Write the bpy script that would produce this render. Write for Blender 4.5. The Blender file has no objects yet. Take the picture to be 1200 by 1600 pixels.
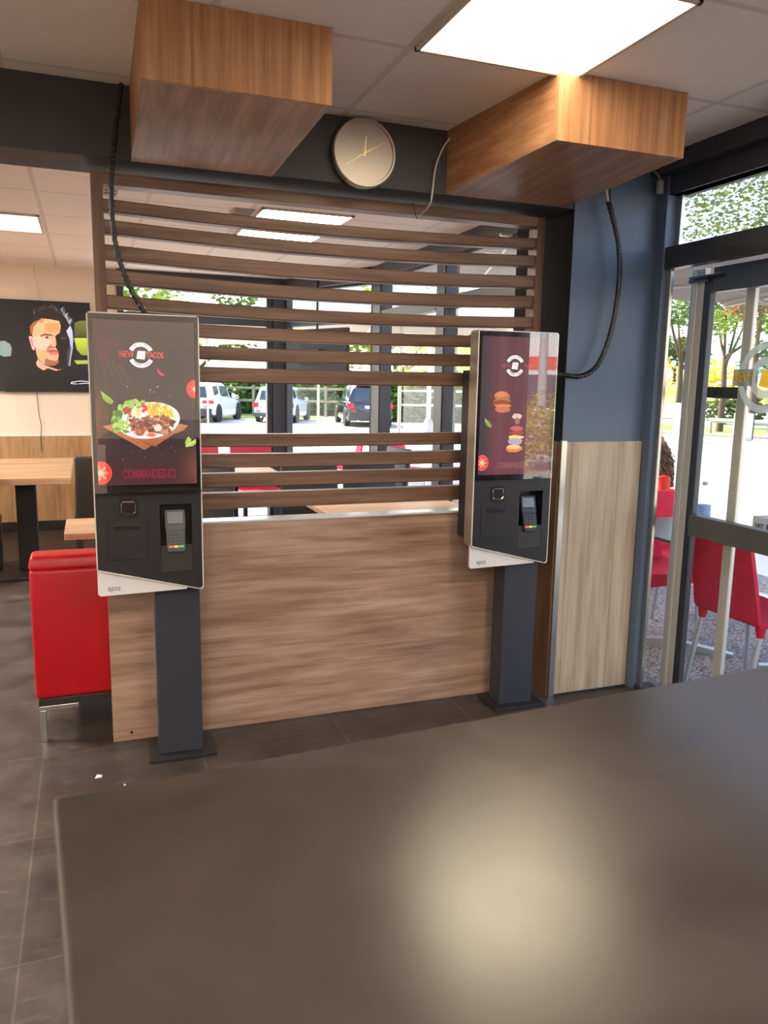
import bpy, bmesh, math, random
from mathutils import Vector, Matrix, noise
R = math.radians
PI = math.pi
random.seed(7)
scene = bpy.context.scene
COL = scene.collection

# ------------------------------------------------------------------ camera
H = 1.4976                       # eye height
cam_data = bpy.data.cameras.new('camera')
cam = bpy.data.objects.new('camera', cam_data); COL.objects.link(cam)
cam_data.sensor_fit = 'VERTICAL'; cam_data.sensor_height = 24.0
cam_data.lens = 1225.6 / 1600 * 24.0
cam_data.clip_start = 0.02; cam_data.clip_end = 2000
_r = Vector((0.9367534, -0.3495258, 0.0180238)); _d = Vector((-0.0404541, -0.1592852, -0.9864034)); _f = Vector((0.3476444, 0.9232876, -0.1633507))
cam.matrix_world = Matrix(((_r.x, -_d.x, -_f.x, 0), (_r.y, -_d.y, -_f.y, 0), (_r.z, -_d.z, -_f.z, H), (0, 0, 0, 1)))
cam_data.dof.use_dof = True; cam_data.dof.focus_distance = 3.2; cam_data.dof.aperture_fstop = 5.0
scene.camera = cam

# ------------------------------------------------------------------ world, sun, exposure
world = bpy.data.worlds.new('world'); scene.world = world; world.use_nodes = True
wn = world.node_tree.nodes; wl = world.node_tree.links
bg = wn['Background']
sky = wn.new('ShaderNodeTexSky'); sky.sky_type = 'NISHITA'; sky.sun_disc = False
sky.sun_elevation = R(45); sky.sun_rotation = R(-34); sky.air_density = 1.0; sky.dust_density = 2.5; sky.ozone_density = 1.0
wl.new(sky.outputs['Color'], bg.inputs['Color']); bg.inputs['Strength'].default_value = 0.36
sun_data = bpy.data.lights.new('sun', 'SUN'); sun_data.energy = 5.6; sun_data.angle = R(0.55); sun_data.color = (1.0, 0.95, 0.86)
sun = bpy.data.objects.new('sun', sun_data); COL.objects.link(sun)
sun_dir = Vector((-0.42, 0.62, 0.75)).normalized()
sun.rotation_euler = sun_dir.to_track_quat('Z', 'Y').to_euler(); sun.location = (10, 20, 30)
LAMP = 14.0                       # ceiling panel emission
scene.view_settings.view_transform = 'Standard'; scene.view_settings.look = 'None'
scene.view_settings.exposure = 1.02; scene.view_settings.gamma = 1.0; scene.view_settings.use_curve_mapping = False
scene.cycles.use_denoising = True
scene.cycles.max_bounces = 10; scene.cycles.diffuse_bounces = 5; scene.cycles.glossy_bounces = 4
scene.cycles.transparent_max_bounces = 24; scene.cycles.transmission_bounces = 6
scene.cycles.sample_clamp_indirect = 6.0

# ------------------------------------------------------------------ helpers: objects
def link(o, parent=None):
    COL.objects.link(o)
    if parent is not None: o.parent = parent
    return o
def tag(o, label=None, cat=None, group=None, kind=None):
    if label: o['label'] = label
    if cat: o['category'] = cat
    if group: o['group'] = group
    if kind: o['kind'] = kind
    return o
def thing(name, label, cat, loc=(0, 0, 0), rz=0.0, group=None):
    o = bpy.data.objects.new(name, None); COL.objects.link(o)
    o.empty_display_size = 0.05; o.location = loc; o.rotation_euler = (0, 0, rz)
    return tag(o, label, cat, group)
def copy_tree(o, parent=None):
    c = o.copy(); COL.objects.link(c)
    if parent is not None: c.parent = parent
    for ch in list(o.children): copy_tree(ch, c)
    return c

class MB:
    """collects shapes, builds one mesh object"""
    def __init__(s): s.bm = bmesh.new(); s.mi = 0
    def face(s, pts):
        vs = [s.bm.verts.new(p) for p in pts]
        try:
            f = s.bm.faces.new(vs); f.material_index = s.mi; return f
        except ValueError: return None
    def hexa(s, p, bev=0.0, seg=2):
        """8 corners: bottom 0-3 counter-clockwise, top 4-7"""
        v = [s.bm.verts.new(q) for q in p]
        fs = []
        for idx in ((3, 2, 1, 0), (4, 5, 6, 7), (0, 1, 5, 4), (1, 2, 6, 5), (2, 3, 7, 6), (3, 0, 4, 7)):
            f = s.bm.faces.new([v[i] for i in idx]); f.material_index = s.mi; fs.append(f)
        if bev > 0:
            es = list({e for f in fs for e in f.edges})
            r = bmesh.ops.bevel(s.bm, geom=es, offset=bev, segments=seg, affect='EDGES', profile=0.5)
            for f in r['faces']: f.material_index = s.mi
        return s
    def box(s, x0, x1, y0, y1, z0, z1, bev=0.0, seg=2):
        return s.hexa([(x0, y0, z0), (x1, y0, z0), (x1, y1, z0), (x0, y1, z0), (x0, y0, z1), (x1, y0, z1), (x1, y1, z1), (x0, y1, z1)], bev, seg)
    def rings(s, rings, cap0=True, cap1=True, close=True):
        rv = [[s.bm.verts.new(p) for p in r] for r in rings]
        n = len(rv[0])
        for a, b in zip(rv[:-1], rv[1:]):
            for i in range(n if close else n - 1):
                j = (i + 1) % n
                try:
                    f = s.bm.faces.new((a[i], a[j], b[j], b[i])); f.material_index = s.mi
                except ValueError: pass
        for c, r in ((cap0, rv[0][::-1]), (cap1, rv[-1])):
            if c:
                try:
                    f = s.bm.faces.new(r); f.material_index = s.mi
                except ValueError: pass
        return s
    def tube(s, pts, r, n=10, caps=True):
        pts = [Vector(p) for p in pts]
        rs = r if isinstance(r, (list, tuple)) else [r] * len(pts)
        out = []; up = None
        for i, p in enumerate(pts):
            t = (pts[min(i + 1, len(pts) - 1)] - pts[max(i - 1, 0)]).normalized()
            if up is None:
                up = Vector((0, 0, 1)) if abs(t.z) < 0.9 else Vector((1, 0, 0))
            a = t.cross(up).normalized(); b = a.cross(t).normalized(); up = b
            out.append([p + (a * math.cos(2 * PI * k / n) + b * math.sin(2 * PI * k / n)) * rs[i] for k in range(n)])
        return s.rings(out, caps, caps)
    def cyl(s, p0, p1, r0, r1=None, n=20): return s.tube([p0, p1], [r0, r0 if r1 is None else r1], n)
    def lathe(s, prof, center=(0, 0, 0), axis='z', n=32):
        c = Vector(center); out = []
        for (r, h) in prof:
            ring = []
            for k in range(n):
                a = 2 * PI * k / n
                if axis == 'z': q = Vector((r * math.cos(a), r * math.sin(a), h))
                elif axis == 'y': q = Vector((r * math.cos(a), -h, r * math.sin(a)))
                else: q = Vector((h, r * math.cos(a), r * math.sin(a)))
                ring.append(c + q)
            out.append(ring)
        return s.rings(out)
    def prism(s, pts, fn, d0, d1, bev=0.0):
        """2D outline mapped by fn(u, v, d) to 3D"""
        r0 = [fn(u, v, d0) for u, v in pts]; r1 = [fn(u, v, d1) for u, v in pts]
        return s.rings([r0, r1])
    def build(s, name, mats, parent=None, smooth=False, angle=40):
        bmesh.ops.recalc_face_normals(s.bm, faces=s.bm.faces[:])
        me = bpy.data.meshes.new(name); s.bm.to_mesh(me); s.bm.free()
        for m in (mats if isinstance(mats, (list, tuple)) else [mats]): me.materials.append(m)
        if smooth:
            for p in me.polygons: p.use_smooth = True
            try: me.set_sharp_from_angle(angle=R(angle))
            except Exception: pass
        return link(bpy.data.objects.new(name, me), parent)
def struct(name, mb, mat, smooth=False):
    o = mb.build(name, mat, None, smooth); o['kind'] = 'structure'; return o
def spline(pts, n=8):
    """Catmull-Rom through pts"""
    P = [Vector(p) for p in pts]; P = [P[0] * 2 - P[1]] + P + [P[-1] * 2 - P[-2]]; out = []
    for i in range(1, len(P) - 2):
        for k in range(n):
            t = k / n
            a, b, c, d = P[i - 1], P[i], P[i + 1], P[i + 2]
            out.append(0.5 * ((2 * b) + (c - a) * t + (2 * a - 5 * b + 4 * c - d) * t * t + (3 * b - a - 3 * c + d) * t ** 3))
    out.append(P[-2]); return out
def text_mesh(items):
    """items: (body, size, matrix, sx, extrude) -> one mesh"""
    bmj = bmesh.new()
    for body, size, mat4, sx, ext, align in items:
        cu = bpy.data.curves.new('glyphs', 'FONT'); cu.body = body; cu.size = size; cu.extrude = ext
        cu.align_x = align; cu.align_y = 'CENTER'; cu.resolution_u = 3; cu.offset = size * 0.022
        o = bpy.data.objects.new('glyphs', cu); COL.objects.link(o)
        bpy.context.view_layer.update()
        me = bpy.data.meshes.new_from_object(o.evaluated_get(bpy.context.evaluated_depsgraph_get()))
        me.transform(mat4 @ Matrix.Diagonal((sx, 1, 1, 1))); bmj.from_mesh(me)
        bpy.data.objects.remove(o); bpy.data.curves.remove(cu); bpy.data.meshes.remove(me)
    me = bpy.data.meshes.new('lettering'); bmj.to_mesh(me); bmj.free(); return me
def text(name, body, size, fn_mat, mat, parent, sx=1.0, extrude=0.0006, align='CENTER'):
    me = text_mesh([(body, size, fn_mat, sx, extrude, align)]); me.materials.append(mat)
    return link(bpy.data.objects.new(name, me), parent)
def facing(x, y, z, rz=0.0):
    """matrix for text standing upright, readable from -Y (rz turns it about Z)"""
    return Matrix.Translation((x, y, z)) @ Matrix.Rotation(rz, 4, 'Z') @ Matrix.Rotation(PI / 2, 4, 'X')
def rrect(x0, x1, z0, z1, r, n=5):
    out = []
    for cx, cz, a0 in ((x1 - r, z1 - r, 0), (x0 + r, z1 - r, 90), (x0 + r, z0 + r, 180), (x1 - r, z0 + r, 270)):
        for k in range(n + 1):
            a = R(a0 + 90 * k / n); out.append((cx + r * math.cos(a), cz + r * math.sin(a)))
    return out
XZ = lambda u, v, d: Vector((u, d, v))

# ------------------------------------------------------------------ helpers: materials
def lin(c):
    return tuple(((v / 255) / 12.92 if v / 255 <= 0.04045 else ((v / 255 + 0.055) / 1.055) ** 2.4) for v in c[:3]) + (1.0,)
def new_mat(name):
    m = bpy.data.materials.new(name); m.use_nodes = True
    nt = m.node_tree; p = nt.nodes['Principled BSDF']; return m, nt.nodes, nt.links, p
def P(name, rgb, rough=0.5, metal=0.0, spec=0.5, emit=None, es=0.0, bump=0.0, bscale=80, var=0.0, vscale=4.0, coat=0.0):
    m, n, l, p = new_mat(name)
    p.inputs['Base Color'].default_value = lin(rgb); p.inputs['Roughness'].default_value = rough
    p.inputs['Metallic'].default_value = metal; p.inputs['Specular IOR Level'].default_value = spec
    p.inputs['Coat Weight'].default_value = coat
    if emit is not None:
        p.inputs['Emission Color'].default_value = lin(emit); p.inputs['Emission Strength'].default_value = es
    tc = n.new('ShaderNodeTexCoord')
    if var > 0:
        nz = n.new('ShaderNodeTexNoise'); nz.inputs['Scale'].default_value = vscale; nz.inputs['Detail'].default_value = 6; nz.inputs['Roughness'].default_value = 0.65
        l.new(tc.outputs['Object'], nz.inputs['Vector'])
        cr = n.new('ShaderNodeValToRGB'); cr.color_ramp.elements[0].position = 0.3; cr.color_ramp.elements[1].position = 0.7
        a = lin(rgb); cr.color_ramp.elements[0].color = tuple(max(0, v * (1 - var)) for v in a[:3]) + (1,)
        cr.color_ramp.elements[1].color = tuple(min(1, v * (1 + var)) for v in a[:3]) + (1,)
        l.new(nz.outputs['Fac'], cr.inputs['Fac']); l.new(cr.outputs['Color'], p.inputs['Base Color'])
    if bump > 0:
        nb = n.new('ShaderNodeTexNoise'); nb.inputs['Scale'].default_value = bscale; nb.inputs['Detail'].default_value = 4
        l.new(tc.outputs['Object'], nb.inputs['Vector'])
        b = n.new('ShaderNodeBump'); b.inputs['Strength'].default_value = bump; b.inputs['Distance'].default_value = 0.004
        l.new(nb.outputs['Fac'], b.inputs['Height']); l.new(b.outputs['Normal'], p.inputs['Normal'])
    return m
def wood(name, dark, light, axis='x', rough=0.45, stretch=14.0, scale=1.0, fine=1.0, plank=None, spec=0.4, knots=False):
    """laminate: streaks along one axis of the object's own space"""
    m, n, l, p = new_mat(name)
    tc = n.new('ShaderNodeTexCoord')
    mp = n.new('ShaderNodeMapping')
    sc = {'x': (1, stretch, stretch), 'y': (stretch, 1, stretch), 'z': (stretch, stretch, 1)}[axis]
    mp.inputs['Scale'].default_value = [v * scale for v in sc]
    l.new(tc.outputs['Object'], mp.inputs['Vector'])
    n1 = n.new('ShaderNodeTexNoise'); n1.inputs['Scale'].default_value = 1.6; n1.inputs['Detail'].default_value = 5; n1.inputs['Roughness'].default_value = 0.6; n1.inputs['Distortion'].default_value = 0.25
    l.new(mp.outputs['Vector'], n1.inputs['Vector'])
    mp2 = n.new('ShaderNodeMapping')
    sc2 = {'x': (1.2, 90, 90), 'y': (90, 1.2, 90), 'z': (90, 90, 1.2)}[axis]
    mp2.inputs['Scale'].default_value = [v * scale for v in sc2]
    l.new(tc.outputs['Object'], mp2.inputs['Vector'])
    n2 = n.new('ShaderNodeTexNoise'); n2.inputs['Scale'].default_value = 1.3; n2.inputs['Detail'].default_value = 4; n2.inputs['Roughness'].default_value = 0.7
    l.new(mp2.outputs['Vector'], n2.inputs['Vector'])
    mx = n.new('ShaderNodeMath'); mx.operation = 'MULTIPLY_ADD'; mx.inputs[1].default_value = 0.45 * fine
    l.new(n2.outputs['Fac'], mx.inputs[0]); l.new(n1.outputs['Fac'], mx.inputs[2])
    cr = n.new('ShaderNodeValToRGB'); e = cr.color_ramp.elements
    e[0].position = 0.48; e[0].color = lin(dark); e[1].position = 0.95; e[1].color = lin(light)
    l.new(mx.outputs[0], cr.inputs['Fac'])
    src = cr.outputs['Color']
    if plank:
        ax, width = plank
        sep = n.new('ShaderNodeSeparateXYZ'); l.new(tc.outputs['Object'], sep.inputs[0])
        dv = n.new('ShaderNodeMath'); dv.operation = 'DIVIDE'; dv.inputs[1].default_value = width; l.new(sep.outputs['XYZ'.index(ax.upper())], dv.inputs[0])
        fl = n.new('ShaderNodeMath'); fl.operation = 'FLOOR'; l.new(dv.outputs[0], fl.inputs[0])
        wn_ = n.new('ShaderNodeTexWhiteNoise'); wn_.noise_dimensions = '1D'; l.new(fl.outputs[0], wn_.inputs['W'])
        hs = n.new('ShaderNodeHueSaturation'); l.new(src, hs.inputs['Color'])
        mr = n.new('ShaderNodeMapRange'); mr.inputs[3].default_value = 0.82; mr.inputs[4].default_value = 1.12
        l.new(wn_.outputs['Value'], mr.inputs[0]); l.new(mr.outputs[0], hs.inputs['Value'])
        src = hs.outputs['Color']
        fr = n.new('ShaderNodeMath'); fr.operation = 'FRACT'; l.new(dv.outputs[0], fr.inputs[0])
        lt = n.new('ShaderNodeMath'); lt.operation = 'LESS_THAN'; lt.inputs[1].default_value = 0.012; l.new(fr.outputs[0], lt.inputs[0])
        mc = n.new('ShaderNodeMixRGB'); mc.blend_type = 'MULTIPLY'; mc.inputs[2].default_value = (0.55, 0.5, 0.45, 1); l.new(lt.outputs[0], mc.inputs[0]); l.new(src, mc.inputs[1])
        src = mc.outputs['Color']
    if knots:
        vo = n.new('ShaderNodeTexVoronoi'); mp3 = n.new('ShaderNodeMapping')
        mp3.inputs['Scale'].default_value = {'x': (2, 5, 5), 'y': (5, 2, 5), 'z': (5, 5, 2)}[axis]
        l.new(tc.outputs['Object'], mp3.inputs['Vector']); l.new(mp3.outputs['Vector'], vo.inputs['Vector']); vo.inputs['Scale'].default_value = 0.7
        mr = n.new('ShaderNodeMapRange'); mr.inputs[1].default_value = 0.02; mr.inputs[2].default_value = 0.10; mr.inputs[3].default_value = 0.45; mr.inputs[4].default_value = 1.0
        l.new(vo.outputs['Distance'], mr.inputs[0])
        mc = n.new('ShaderNodeMixRGB'); mc.blend_type = 'MULTIPLY'; mc.inputs[0].default_value = 1.0; l.new(src, mc.inputs[1])
        cb = n.new('ShaderNodeCombineXYZ')
        for i in range(3): l.new(mr.outputs[0], cb.inputs[i])
        l.new(cb.outputs[0], mc.inputs[2]); src = mc.outputs['Color']
    l.new(src, p.inputs['Base Color'])
    p.inputs['Roughness'].default_value = rough; p.inputs['Specular IOR Level'].default_value = spec
    b = n.new('ShaderNodeBump'); b.inputs['Strength'].default_value = 0.06; b.inputs['Distance'].default_value = 0.002
    l.new(n2.outputs['Fac'], b.inputs['Height']); l.new(b.outputs['Normal'], p.inputs['Normal'])
    return m
def glass(name, ior=1.45, tint=(255, 255, 255), rough=0.0):
    """thin pane: see-through, with the mirror share the angle gives"""
    m, n, l, p = new_mat(name); n.remove(p); out = n['Material Output']
    tr = n.new('ShaderNodeBsdfTransparent'); tr.inputs['Color'].default_value = lin(tint)
    gl = n.new('ShaderNodeBsdfGlossy'); gl.inputs['Roughness'].default_value = rough; gl.inputs['Color'].default_value = (1, 1, 1, 1)
    f0 = ((ior - 1) / (ior + 1)) ** 2
    lw = n.new('ShaderNodeLayerWeight'); lw.inputs['Blend'].default_value = 0.5
    pw = n.new('ShaderNodeMath'); pw.operation = 'POWER'; pw.inputs[1].default_value = 5.0; l.new(lw.outputs['Facing'], pw.inputs[0])
    ma = n.new('ShaderNodeMath'); ma.operation = 'MULTIPLY_ADD'; ma.inputs[1].default_value = 1 - f0; ma.inputs[2].default_value = f0; l.new(pw.outputs[0], ma.inputs[0])
    mx = n.new('ShaderNodeMixShader'); l.new(ma.outputs[0], mx.inputs[0]); l.new(tr.outputs[0], mx.inputs[1]); l.new(gl.outputs[0], mx.inputs[2])
    l.new(mx.outputs[0], out.inputs['Surface']); return m
def lamp_mat(name, rgb, s):
    m, n, l, p = new_mat(name); n.remove(p); e = n.new('ShaderNodeEmission')
    e.inputs['Color'].default_value = lin(rgb); e.inputs['Strength'].default_value = s
    l.new(e.outputs[0], n['Material Output'].inputs['Surface']); return m
def picture_mat(name, strength=1.0):
    """self-lit screen pixels; colours of the picture come from the mesh"""
    m, n, l, p = new_mat(name)
    a = n.new('ShaderNodeAttribute'); a.attribute_name = 'picture'
    p.inputs['Base Color'].default_value = (0.004, 0.004, 0.004, 1); p.inputs['Roughness'].default_value = 0.35
    l.new(a.outputs['Color'], p.inputs['Emission Color']); p.inputs['Emission Strength'].default_value = strength
    return m

class Art:
    """flat picture in the X-Z plane facing -Y, layered by 0.15 mm per shape, colours per face"""
    def __init__(s, y=0.0, step=0.00012): s.bm = bmesh.new(); s.lay = s.bm.loops.layers.float_color.new('picture'); s.y = y; s.step = step; s.k = 0
    def poly(s, pts, col, col2=None):
        s.k += 1
        vs = [s.bm.verts.new((p[0], s.y - s.k * s.step, p[1])) for p in pts]
        try: f = s.bm.faces.new(vs)
        except ValueError: return
        if f.normal.y > 0: f.normal_flip()
        f.normal_update()
        if f.normal.y > 0: f.normal_flip()
        c = lin(col); c2 = lin(col2) if col2 else c
        zs = [p[1] for p in pts]; lo, hi = min(zs), max(zs)
        for lp in f.loops:
            t = (lp.vert.co.z - lo) / (hi - lo + 1e-9)
            lp[s.lay] = tuple(c2[i] + (c[i] - c2[i]) * t for i in range(4))
    def grid(s, x0, x1, z0, z1, fn, nx=14, nz=24):
        """smooth picture ground: fn(s, t) gives the colour at a point, s from left, t from top"""
        s.k += 1; V = [[s.bm.verts.new((x0 + (x1 - x0) * i / nx, s.y - s.k * s.step, z1 - (z1 - z0) * j / nz)) for i in range(nx + 1)] for j in range(nz + 1)]
        for j in range(nz):
            for i in range(nx):
                q = ((j + 1, i), (j + 1, i + 1), (j, i + 1), (j, i)); f = s.bm.faces.new([V[a][b] for a, b in q])
                for lp, (a, b) in zip(f.loops, q): lp[s.lay] = lin(fn(b / nx, a / nz))
    def ell(s, cx, cz, rx, rz, col, n=28, rot=0.0, col2=None, clip=None, jag=0.0, seed=0):
        rnd = random.Random(seed); pts = []
        for k in range(n):
            a = 2 * PI * k / n; q = 1 + jag * (rnd.random() - 0.5)
            x, z = rx * math.cos(a) * q, rz * math.sin(a) * q
            x, z = x * math.cos(rot) - z * math.sin(rot), x * math.sin(rot) + z * math.cos(rot)
            px, pz = cx + x, cz + z
            if clip: px = min(max(px, clip[0]), clip[1]); pz = min(max(pz, clip[2]), clip[3])
            pts.append((px, pz))
        s.poly(pts, col, col2)
    def arc(s, cx, cz, r0, r1, a0, a1, col, n=24):
        for k in range(n):
            t0 = R(a0 + (a1 - a0) * k / n); t1 = R(a0 + (a1 - a0) * (k + 1) / n)
            s.poly([(cx + r0 * math.cos(t0), cz + r0 * math.sin(t0)), (cx + r1 * math.cos(t0), cz + r1 * math.sin(t0)), (cx + r1 * math.cos(t1), cz + r1 * math.sin(t1)), (cx + r0 * math.cos(t1), cz + r0 * math.sin(t1))], col)
            s.k -= 1
        s.k += 1
    def bar(s, x0, z0, x1, z1, w, col, w2=None):
        d = Vector((x1 - x0, z1 - z0)); nrm = Vector((-d.y, d.x)).normalized(); a = nrm * w / 2; b = nrm * (w if w2 is None else w2) / 2
        s.poly([(x0 + a.x, z0 + a.y), (x1 + b.x, z1 + b.y), (x1 - b.x, z1 - b.y), (x0 - a.x, z0 - a.y)], col)
    def build(s, name, mat, parent):
        me = bpy.data.meshes.new(name); s.bm.to_mesh(me); s.bm.free(); me.materials.append(mat)
        return link(bpy.data.objects.new(name, me), parent)
def hmap(h):
    def f(u, v):
        w = h[6] * u + h[7] * v + h[8]
        return ((h[0] * u + h[1] * v + h[2]) / w, (h[3] * u + h[4] * v + h[5]) / w)
    return f
# ------------------------------------------------------------------ materials of the room
M = {}
M['blue'] = P('blue_paint', (84, 101, 124), 0.45, bump=0.05, bscale=60, var=0.05)
M['dark_grey'] = P('anthracite_paint', (58, 59, 65), 0.6, var=0.04)
M['frame'] = P('anthracite_frame', (48, 54, 62), 0.4)
M['beige_wall'] = P('cream_wall_paint', (234, 220, 202), 0.8, bump=0.05)
M['alu'] = P('brushed_aluminium', (190, 188, 180), 0.28, 1.0)
M['white_metal'] = P('white_lacquer', (228, 227, 224), 0.3)
M['black'] = P('black_plastic', (22, 22, 24), 0.35)
M['black_matte'] = P('black_matte', (30, 28, 30), 0.6)
M['oak_pale'] = wood('pale_oak', (146, 128, 106), (200, 184, 160), 'z', rough=0.5, stretch=9, knots=True, plank=('x', 0.262))
M['oak_table'] = wood('oak_table', (170, 128, 92), (222, 188, 150), 'x', rough=0.42, stretch=8, plank=('y', 0.21))
M['oak_wainscot'] = wood('oak_wainscot', (160, 116, 76), (208, 168, 122), 'z', rough=0.5, stretch=8, plank=('x', 0.30))
M['walnut'] = wood('walnut_slat', (84, 60, 46), (142, 110, 90), 'x', rough=0.42, stretch=16)
M['walnut_v'] = wood('walnut_post', (84, 60, 46), (136, 104, 84), 'z', rough=0.45, stretch=16)
M['walnut_panel'] = wood('walnut_panel', (122, 90, 72), (196, 166, 146), 'x', rough=0.36, stretch=11, spec=0.5)
M['box_front'] = wood('teak_front', (136, 90, 58), (198, 148, 108), 'z', rough=0.42, stretch=20)
M['box_side'] = wood('teak_side', (134, 88, 58), (190, 142, 104), 'y', rough=0.42, stretch=20)
M['box_under'] = wood('teak_under', (128, 90, 66), (190, 148, 118), 'y', rough=0.3, stretch=14, spec=0.55)
M['pane'] = glass('window_glass', 1.45, (250, 252, 251))

# floor: large dark stone tiles with worn streaks
def floor_mat():
    m, n, l, p = new_mat('dark_stone_tile')
    tc = n.new('ShaderNodeTexCoord')
    mp = n.new('ShaderNodeMapping'); mp.inputs['Location'].default_value = (-0.975 + 0.0, -2.607, 0); l.new(tc.outputs['Object'], mp.inputs['Vector'])
    br = n.new('ShaderNodeTexBrick'); br.offset = 0.0; br.squash = 1.0
    br.inputs['Scale'].default_value = 1.0; br.inputs['Brick Width'].default_value = 0.6; br.inputs['Row Height'].default_value = 0.6; br.inputs['Mortar Size'].default_value = 0.0035; br.inputs['Mortar Smooth'].default_value = 0.1
    br.inputs['Color1'].default_value = lin((70, 65, 62)); br.inputs['Color2'].default_value = lin((78, 72, 68)); br.inputs['Mortar'].default_value = lin((96, 90, 84))
    l.new(mp.outputs['Vector'], br.inputs['Vector'])
    nz = n.new('ShaderNodeTexNoise'); nz.inputs['Scale'].default_value = 5.0; nz.inputs['Detail'].default_value = 9; nz.inputs['Roughness'].default_value = 0.7
    l.new(tc.outputs['Object'], nz.inputs['Vector'])
    cr = n.new('ShaderNodeValToRGB'); cr.color_ramp.elements[0].position = 0.34; cr.color_ramp.elements[0].color = (0.42, 0.40, 0.38, 1); cr.color_ramp.elements[1].position = 0.72; cr.color_ramp.elements[1].color = (1.5, 1.45, 1.38, 1)
    l.new(nz.outputs['Fac'], cr.inputs['Fac'])
    mx = n.new('ShaderNodeMixRGB'); mx.blend_type = 'MULTIPLY'; mx.inputs[0].default_value = 1; l.new(br.outputs['Color'], mx.inputs[1]); l.new(cr.outputs['Color'], mx.inputs[2])
    mp4 = n.new('ShaderNodeMapping'); mp4.inputs['Scale'].default_value = (6, 30, 6); l.new(tc.outputs['Object'], mp4.inputs['Vector'])
    n4 = n.new('ShaderNodeTexNoise'); n4.inputs['Scale'].default_value = 1.5; n4.inputs['Detail'].default_value = 6; l.new(mp4.outputs['Vector'], n4.inputs['Vector'])
    c4 = n.new('ShaderNodeValToRGB'); c4.color_ramp.elements[0].position = 0.58; c4.color_ramp.elements[0].color = (0, 0, 0, 1); c4.color_ramp.elements[1].position = 0.78; c4.color_ramp.elements[1].color = (0.5, 0.5, 0.5, 1)
    l.new(n4.outputs['Fac'], c4.inputs['Fac'])
    m2 = n.new('ShaderNodeMixRGB'); m2.blend_type = 'MIX'; m2.inputs[2].default_value = lin((118, 108, 100)); l.new(c4.outputs['Color'], m2.inputs[0]); l.new(mx.outputs[0], m2.inputs[1])
    l.new(m2.outputs[0], p.inputs['Base Color'])
    mr = n.new('ShaderNodeMapRange'); mr.inputs[3].default_value = 0.30; mr.inputs[4].default_value = 0.62; l.new(nz.outputs['Fac'], mr.inputs[0]); l.new(mr.outputs[0], p.inputs['Roughness'])
    b = n.new('ShaderNodeBump'); b.inputs['Strength'].default_value = 0.12; b.inputs['Distance'].default_value = 0.003; l.new(nz.outputs['Fac'], b.inputs['Height']); l.new(b.outputs['Normal'], p.inputs['Normal'])
    return m
M['floor'] = floor_mat()
def ceil_mat(name, w, h, ox, oy, rgb):
    m, n, l, p = new_mat(name)
    tc = n.new('ShaderNodeTexCoord'); mp = n.new('ShaderNodeMapping'); mp.inputs['Location'].default_value = (-ox, -oy, 0); l.new(tc.outputs['Object'], mp.inputs['Vector'])
    br = n.new('ShaderNodeTexBrick'); br.offset = 0.0
    br.inputs['Scale'].default_value = 1.0; br.inputs['Brick Width'].default_value = w; br.inputs['Row Height'].default_value = h; br.inputs['Mortar Size'].default_value = 0.012; br.inputs['Mortar Smooth'].default_value = 0.0
    c = lin(rgb)
    br.inputs['Color1'].default_value = c; br.inputs['Color2'].default_value = tuple(v * 0.96 for v in c[:3]) + (1,); br.inputs['Mortar'].default_value = tuple(v * 0.80 for v in c[:3]) + (1,)
    l.new(mp.outputs['Vector'], br.inputs['Vector']); 
    nz = n.new('ShaderNodeTexNoise'); nz.inputs['Scale'].default_value = 160; nz.inputs['Detail'].default_value = 3; l.new(tc.outputs['Object'], nz.inputs['Vector'])
    cr = n.new('ShaderNodeValToRGB'); cr.color_ramp.elements[0].color = (0.86, 0.86, 0.86, 1); cr.color_ramp.elements[1].color = (1.06, 1.06, 1.06, 1); l.new(nz.outputs['Fac'], cr.inputs['Fac'])
    mx = n.new('ShaderNodeMixRGB'); mx.blend_type = 'MULTIPLY'; mx.inputs[0].default_value = 1; l.new(br.outputs['Color'], mx.inputs[1]); l.new(cr.outputs['Color'], mx.inputs[2])
    l.new(mx.outputs[0], p.inputs['Base Color']); p.inputs['Roughness'].default_value = 0.85
    b = n.new('ShaderNodeBump'); b.inputs['Strength'].default_value = 0.5; b.inputs['Distance'].default_value = 0.004; l.new(br.outputs['Fac'], b.inputs['Height']); b.invert = True
    l.new(b.outputs['Normal'], p.inputs['Normal'])
    return m
CZ = 2.515
M['ceil_front'] = ceil_mat('mineral_tile_front', 0.6, 0.6, 0.972, 2.433, (250, 243, 236))
M['ceil_back'] = ceil_mat('mineral_tile_back', 0.6, 0.70, -0.228, 4.999, (252, 244, 236))

# ------------------------------------------------------------------ room shell
XL, XR, YF, YB = -4.6, 2.50, -3.6, 8.25
b = MB(); b.box(XL, 2.62, YF, 8.32, -0.10, 0.0); struct('floor', b, M['floor'])
b = MB(); b.box(XL, 2.60, YF, 3.20, CZ, CZ + 0.06); struct('ceiling', b, M['ceil_front'])
b = MB()
b.mi = 0
b.rings([[(XL, 3.2, CZ), (2.6, 3.2, CZ), (2.6, 6.9, CZ), (1.95, 8.3, CZ), (XL, 8.3, CZ)], [(XL, 3.2, CZ + 0.06), (2.6, 3.2, CZ + 0.06), (2.6, 6.9, CZ + 0.06), (1.95, 8.3, CZ + 0.06), (XL, 8.3, CZ + 0.06)]])
struct('ceiling_back', b, M['ceil_back'])
b = MB(); b.box(XL - 0.15, 2.75, YF - 0.15, 8.45, CZ + 0.07, CZ + 0.35); struct('roof', b, M['dark_grey'])
b = MB(); b.box(XL - 0.1, XL, YF, 8.3, 0, CZ); struct('wall_left', b, M['beige_wall'])
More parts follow.
